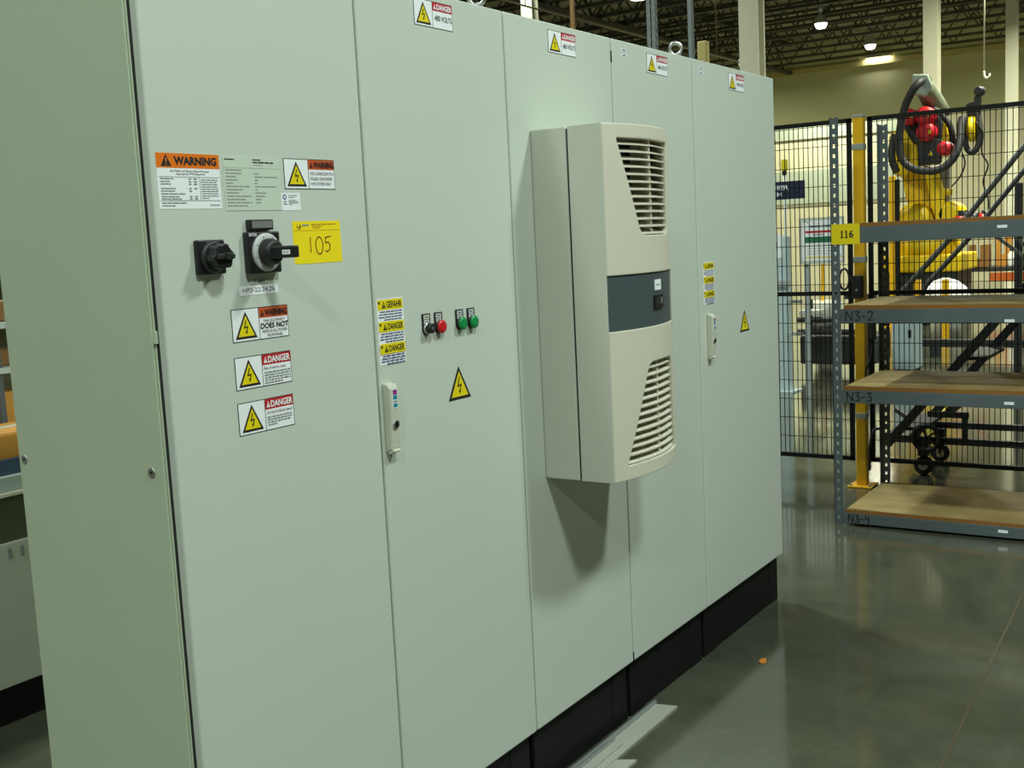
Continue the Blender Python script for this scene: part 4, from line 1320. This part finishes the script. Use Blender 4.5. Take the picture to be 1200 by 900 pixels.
for k, (y, h, m, l_) in enumerate(((2.04, 0.30, M_white, 'white bottle on the distant bench, leftmost of the row'), (1.82, 0.40, M_machwhite, 'tall cream bottle on the distant bench in the middle of the row'),
                          (1.60, 0.34, M_cardboard, 'orange bottle on the distant bench standing by the crate'))):
    xx = 20.25 if k < 2 else 20.2
    zb = 0.70 if k < 1 else 0.9
    t = thing('bottle', l_, 'bottle', (xx, y, zb), 'bottles on the distant bench')
    MB().lathe((xx, y, zb), (0, 0, 1), [(0.05, 0), (0.055, 0.02), (0.055, h*0.65), (0.022, h*0.85), (0.022, h*0.9)], m, 16).build('bottle_body', t)
    MB().cyl((xx, y, zb+h*0.9), (xx, y, zb+h), 0.026, M_black, n=14).build('cap', t)
t = thing('floor_marker', 'small yellow wedge lying on the floor behind the rolling stair', 'wedge', (8.0, 0.35, 0))
MB().prism_x([(0.62, 0.0), (0.46, 0.0), (0.36, 0.11), (0.42, 0.12)], 7.7, 7.85, M_yellow).build('wedge_body', t, bevel=0.008)
MB().bar((7.78, 0.62, 0.02), (7.78, 0.74, 0.10), 0.03, 0.03, M_machine).build('handle', t)

# struts, pipes and conduits above the cabinets
def strut(x, y, label, double):
    t = thing('slotted_strut', label, 'strut', (x, y, 0))
    for q, dy in enumerate((0.0, 0.032) if double else (0.0,)):
        b = MB(); h = 0.0145; th = 0.0025; zt = 6.66
        yy = y+dy
        b.box((x-h, yy-h, 0), (x-h+th, yy+h, zt), M_strut)
        b.box((x+h-th, yy-h, 0), (x+h, yy+h, zt), M_strut)
        b.box((x-h, yy+h-th, 0), (x+h, yy+h, zt), M_strut)
        z = 0.02
        while z < zt:   # slotted face
            b.box((x-h, yy-h, z), (x+h, yy-h+th, z+0.024), M_strut)
            z += 0.048
        b.build('strut_channel', t)
    MB().box((x-0.06, y-0.05, 0), (x+0.06, y+(0.10 if double else 0.05), 0.006), M_strut).build('foot_plate', t)
strut(5.0, 1.40, 'pair of galvanised slotted struts standing behind the cabinet row', True)
strut(5.0, 1.165, 'single galvanised slotted strut behind the cabinet row, right of the lifting eye', False)
t = thing('conduit_pipe', 'thin ochre conduit running along the hall above the cabinets', 'pipe', (12, 4.81, 4.0))
MB().cyl((2.0, 4.81, 4.0), (14.9, 4.81, 4.0), 0.010, M_pipe, n=8).build('pipe_run', t)
for xx in (4, 9, 14):
    MB().cyl((xx, 4.81, 4.0), (xx, 4.81, 7.5), 0.006, M_pipe, n=6).build('hanger_rod', t)
MB().box((14.9, 4.77, 3.96), (15.0, 4.86, 4.06), M_machwhite).build('end_box', t, bevel=0.01)
t = thing('drop_pipe', 'orange brown vertical pipe dropping from the ceiling behind the cabinets', 'pipe', (9.0, 4.25, 0))
MB().cyl((9.0, 4.25, 0.0), (9.0, 4.25, 7.5), 0.027, M_orangepipe, n=12).build('pipe_run', t)
MB().cyl((9.0, 4.25, 0.0), (9.0, 4.25, 0.05), 0.06, M_orangepipe, n=12).build('floor_collar', t)
t = thing('guide_pole', 'short dark pole standing beyond the fence at the right edge, above the rack shelf', 'post', (9.5, 0.12, 0))
MB().box((9.46, 0.09, 0.012), (9.54, 0.15, 1.87), M_robotdark).build('shaft', t, bevel=0.006)
MB().box((9.38, 0.0, 0), (9.62, 0.24, 0.014), M_robotdark).build('base_plate', t)
t = thing('tall_tan_case', 'tall tan machine case just showing over the cabinet tops near the white column', 'machine', (12.2, 4.17, 0))
MB().box((12.0, 4.10, 0), (12.10, 4.22, 3.90), M_ledger).build('case_body', t, bevel=0.01)
MB().box((11.985, 4.13, 1.0), (12.0, 4.22, 1.9), M_machine).build('case_door', t)
t = thing('hoist_rod', 'thin white rod with a hook hanging from the ceiling at the right', 'rod', (17.0, 1.86, 3.6))
MB().cyl((17.0, 1.86, 3.70), (17.0, 1.86, 7.5), 0.012, M_column, n=8).build('rod', t)
MB().tube([(17.0, 1.86, 3.72), (17.0, 1.86, 3.66), (17.0, 1.83, 3.62), (17.0, 1.79, 3.64), (17.0, 1.785, 3.68)], 0.016, M_column, sub=4).build('hook', t)

# ------------------------------------------------------------------ work bench behind the cabinets, at the left edge
BY = 1.92
t = thing('work_bench', 'white work bench on a black plinth behind the near cabinet at the left edge', 'bench', (0.4, BY+0.35, 0))
MB().box((-1.7, BY+0.02, 0), (1.6, BY+0.68, 0.135), M_plinth).build('plinth', t)
MB().box((-1.7, BY, 0.135), (1.6, BY+0.70, 0.640), M_benchwhite).build('lower_body', t, bevel=0.004)
MB().box((-1.7, BY+0.012, 0.640), (1.6, BY+0.69, 0.800), M_olive).build('recess_band', t)
MB().box((-1.7, BY-0.004, 0.800), (1.6, BY+0.72, 0.815), M_column).build('top_edge', t, bevel=0.003)
MB().box((-1.7, BY+0.01, 0.815), (1.6, BY+0.70, 0.870), M_benchtop).build('bench_top', t, bevel=0.004)
for xx in (0.838, 0.885):
    MB().box((xx-0.006, BY-0.004, 0.585), (xx+0.006, BY+0.002, 0.622), M_inkgrey).build('finger_slot', t, bevel=0.002)
t = thing('parts_tray', 'slate blue parts tray on the work bench at the left edge', 'tray', (0.6, BY+0.18, 0.870))
b = MB()
b.box((0.10, BY+0.03, 0.870), (1.30, BY+0.35, 0.884), M_blue)
for lo, hi in (((0.10, BY+0.03), (1.30, BY+0.045)), ((0.10, BY+0.335), (1.30, BY+0.35)), ((0.10, BY+0.045), (0.115, BY+0.335)), ((1.285, BY+0.045), (1.30, BY+0.335))):
    b.box((lo[0], lo[1], 0.884), (hi[0], hi[1], 0.925), M_blue)
b.build('tray_body', t)
MB().box((0.0, BY+0.0, 0.8705), (0.05, BY+0.02, 0.89), M_benchtop).build('tray_stop', t)
t = thing('carton', 'orange tan carton lying in the blue tray at the left edge', 'box', (0.8, BY+0.18, 0.884))
MB().box((0.55, BY+0.055, 0.8845), (1.15, BY+0.30, 1.015), M_cardboard).build('carton_body', t, bevel=0.012)
MB().box((0.548, BY+0.16, 0.95), (1.152, BY+0.20, 1.017), M_handle).build('tape', t)
t = thing('bench_shelf', 'steel shelf stand with two pale shelves on the work bench at the left edge', 'shelf', (0.5, BY+0.5, 0.870))
for xx in (-0.2, 1.105, 1.45):
    for yy in (BY+0.38, BY+0.64):
        MB().box((xx-0.012, yy-0.012, 0.870), (xx+0.012, yy+0.012, 1.75), M_greybox).build('leg', t)
for z in (1.19, 1.36):
    MB().box((-0.24, BY+0.36, z), (1.49, BY+0.66, z+0.022), M_benchtop).build('shelf_board', t)
for k, (x0, x1, z0, z1, m, l_) in enumerate(((0.75, 1.38, 1.383, 1.46, M_brown, 'brown carton on the top shelf of the bench stand at the left edge'),
                                     (0.75, 1.35, 1.2125, 1.275, M_brown, 'brown carton on the lower shelf of the bench stand at the left edge'),
                                     (0.66, 1.36, 0.8705, 1.11, M_cardboard, 'orange tan carton standing under the bench stand at the left edge'))):
    t = thing('carton', l_, 'box', ((x0+x1)/2, BY+0.51, z0))
    MB().box((x0, BY+0.43, z0), (x1, BY+0.60, z1), m).build('carton_body', t, bevel=0.006)
    MB().box((x0-0.002, BY+0.49, z0+0.02), (x1+0.002, BY+0.53, z1+0.002), M_handle).build('tape', t)
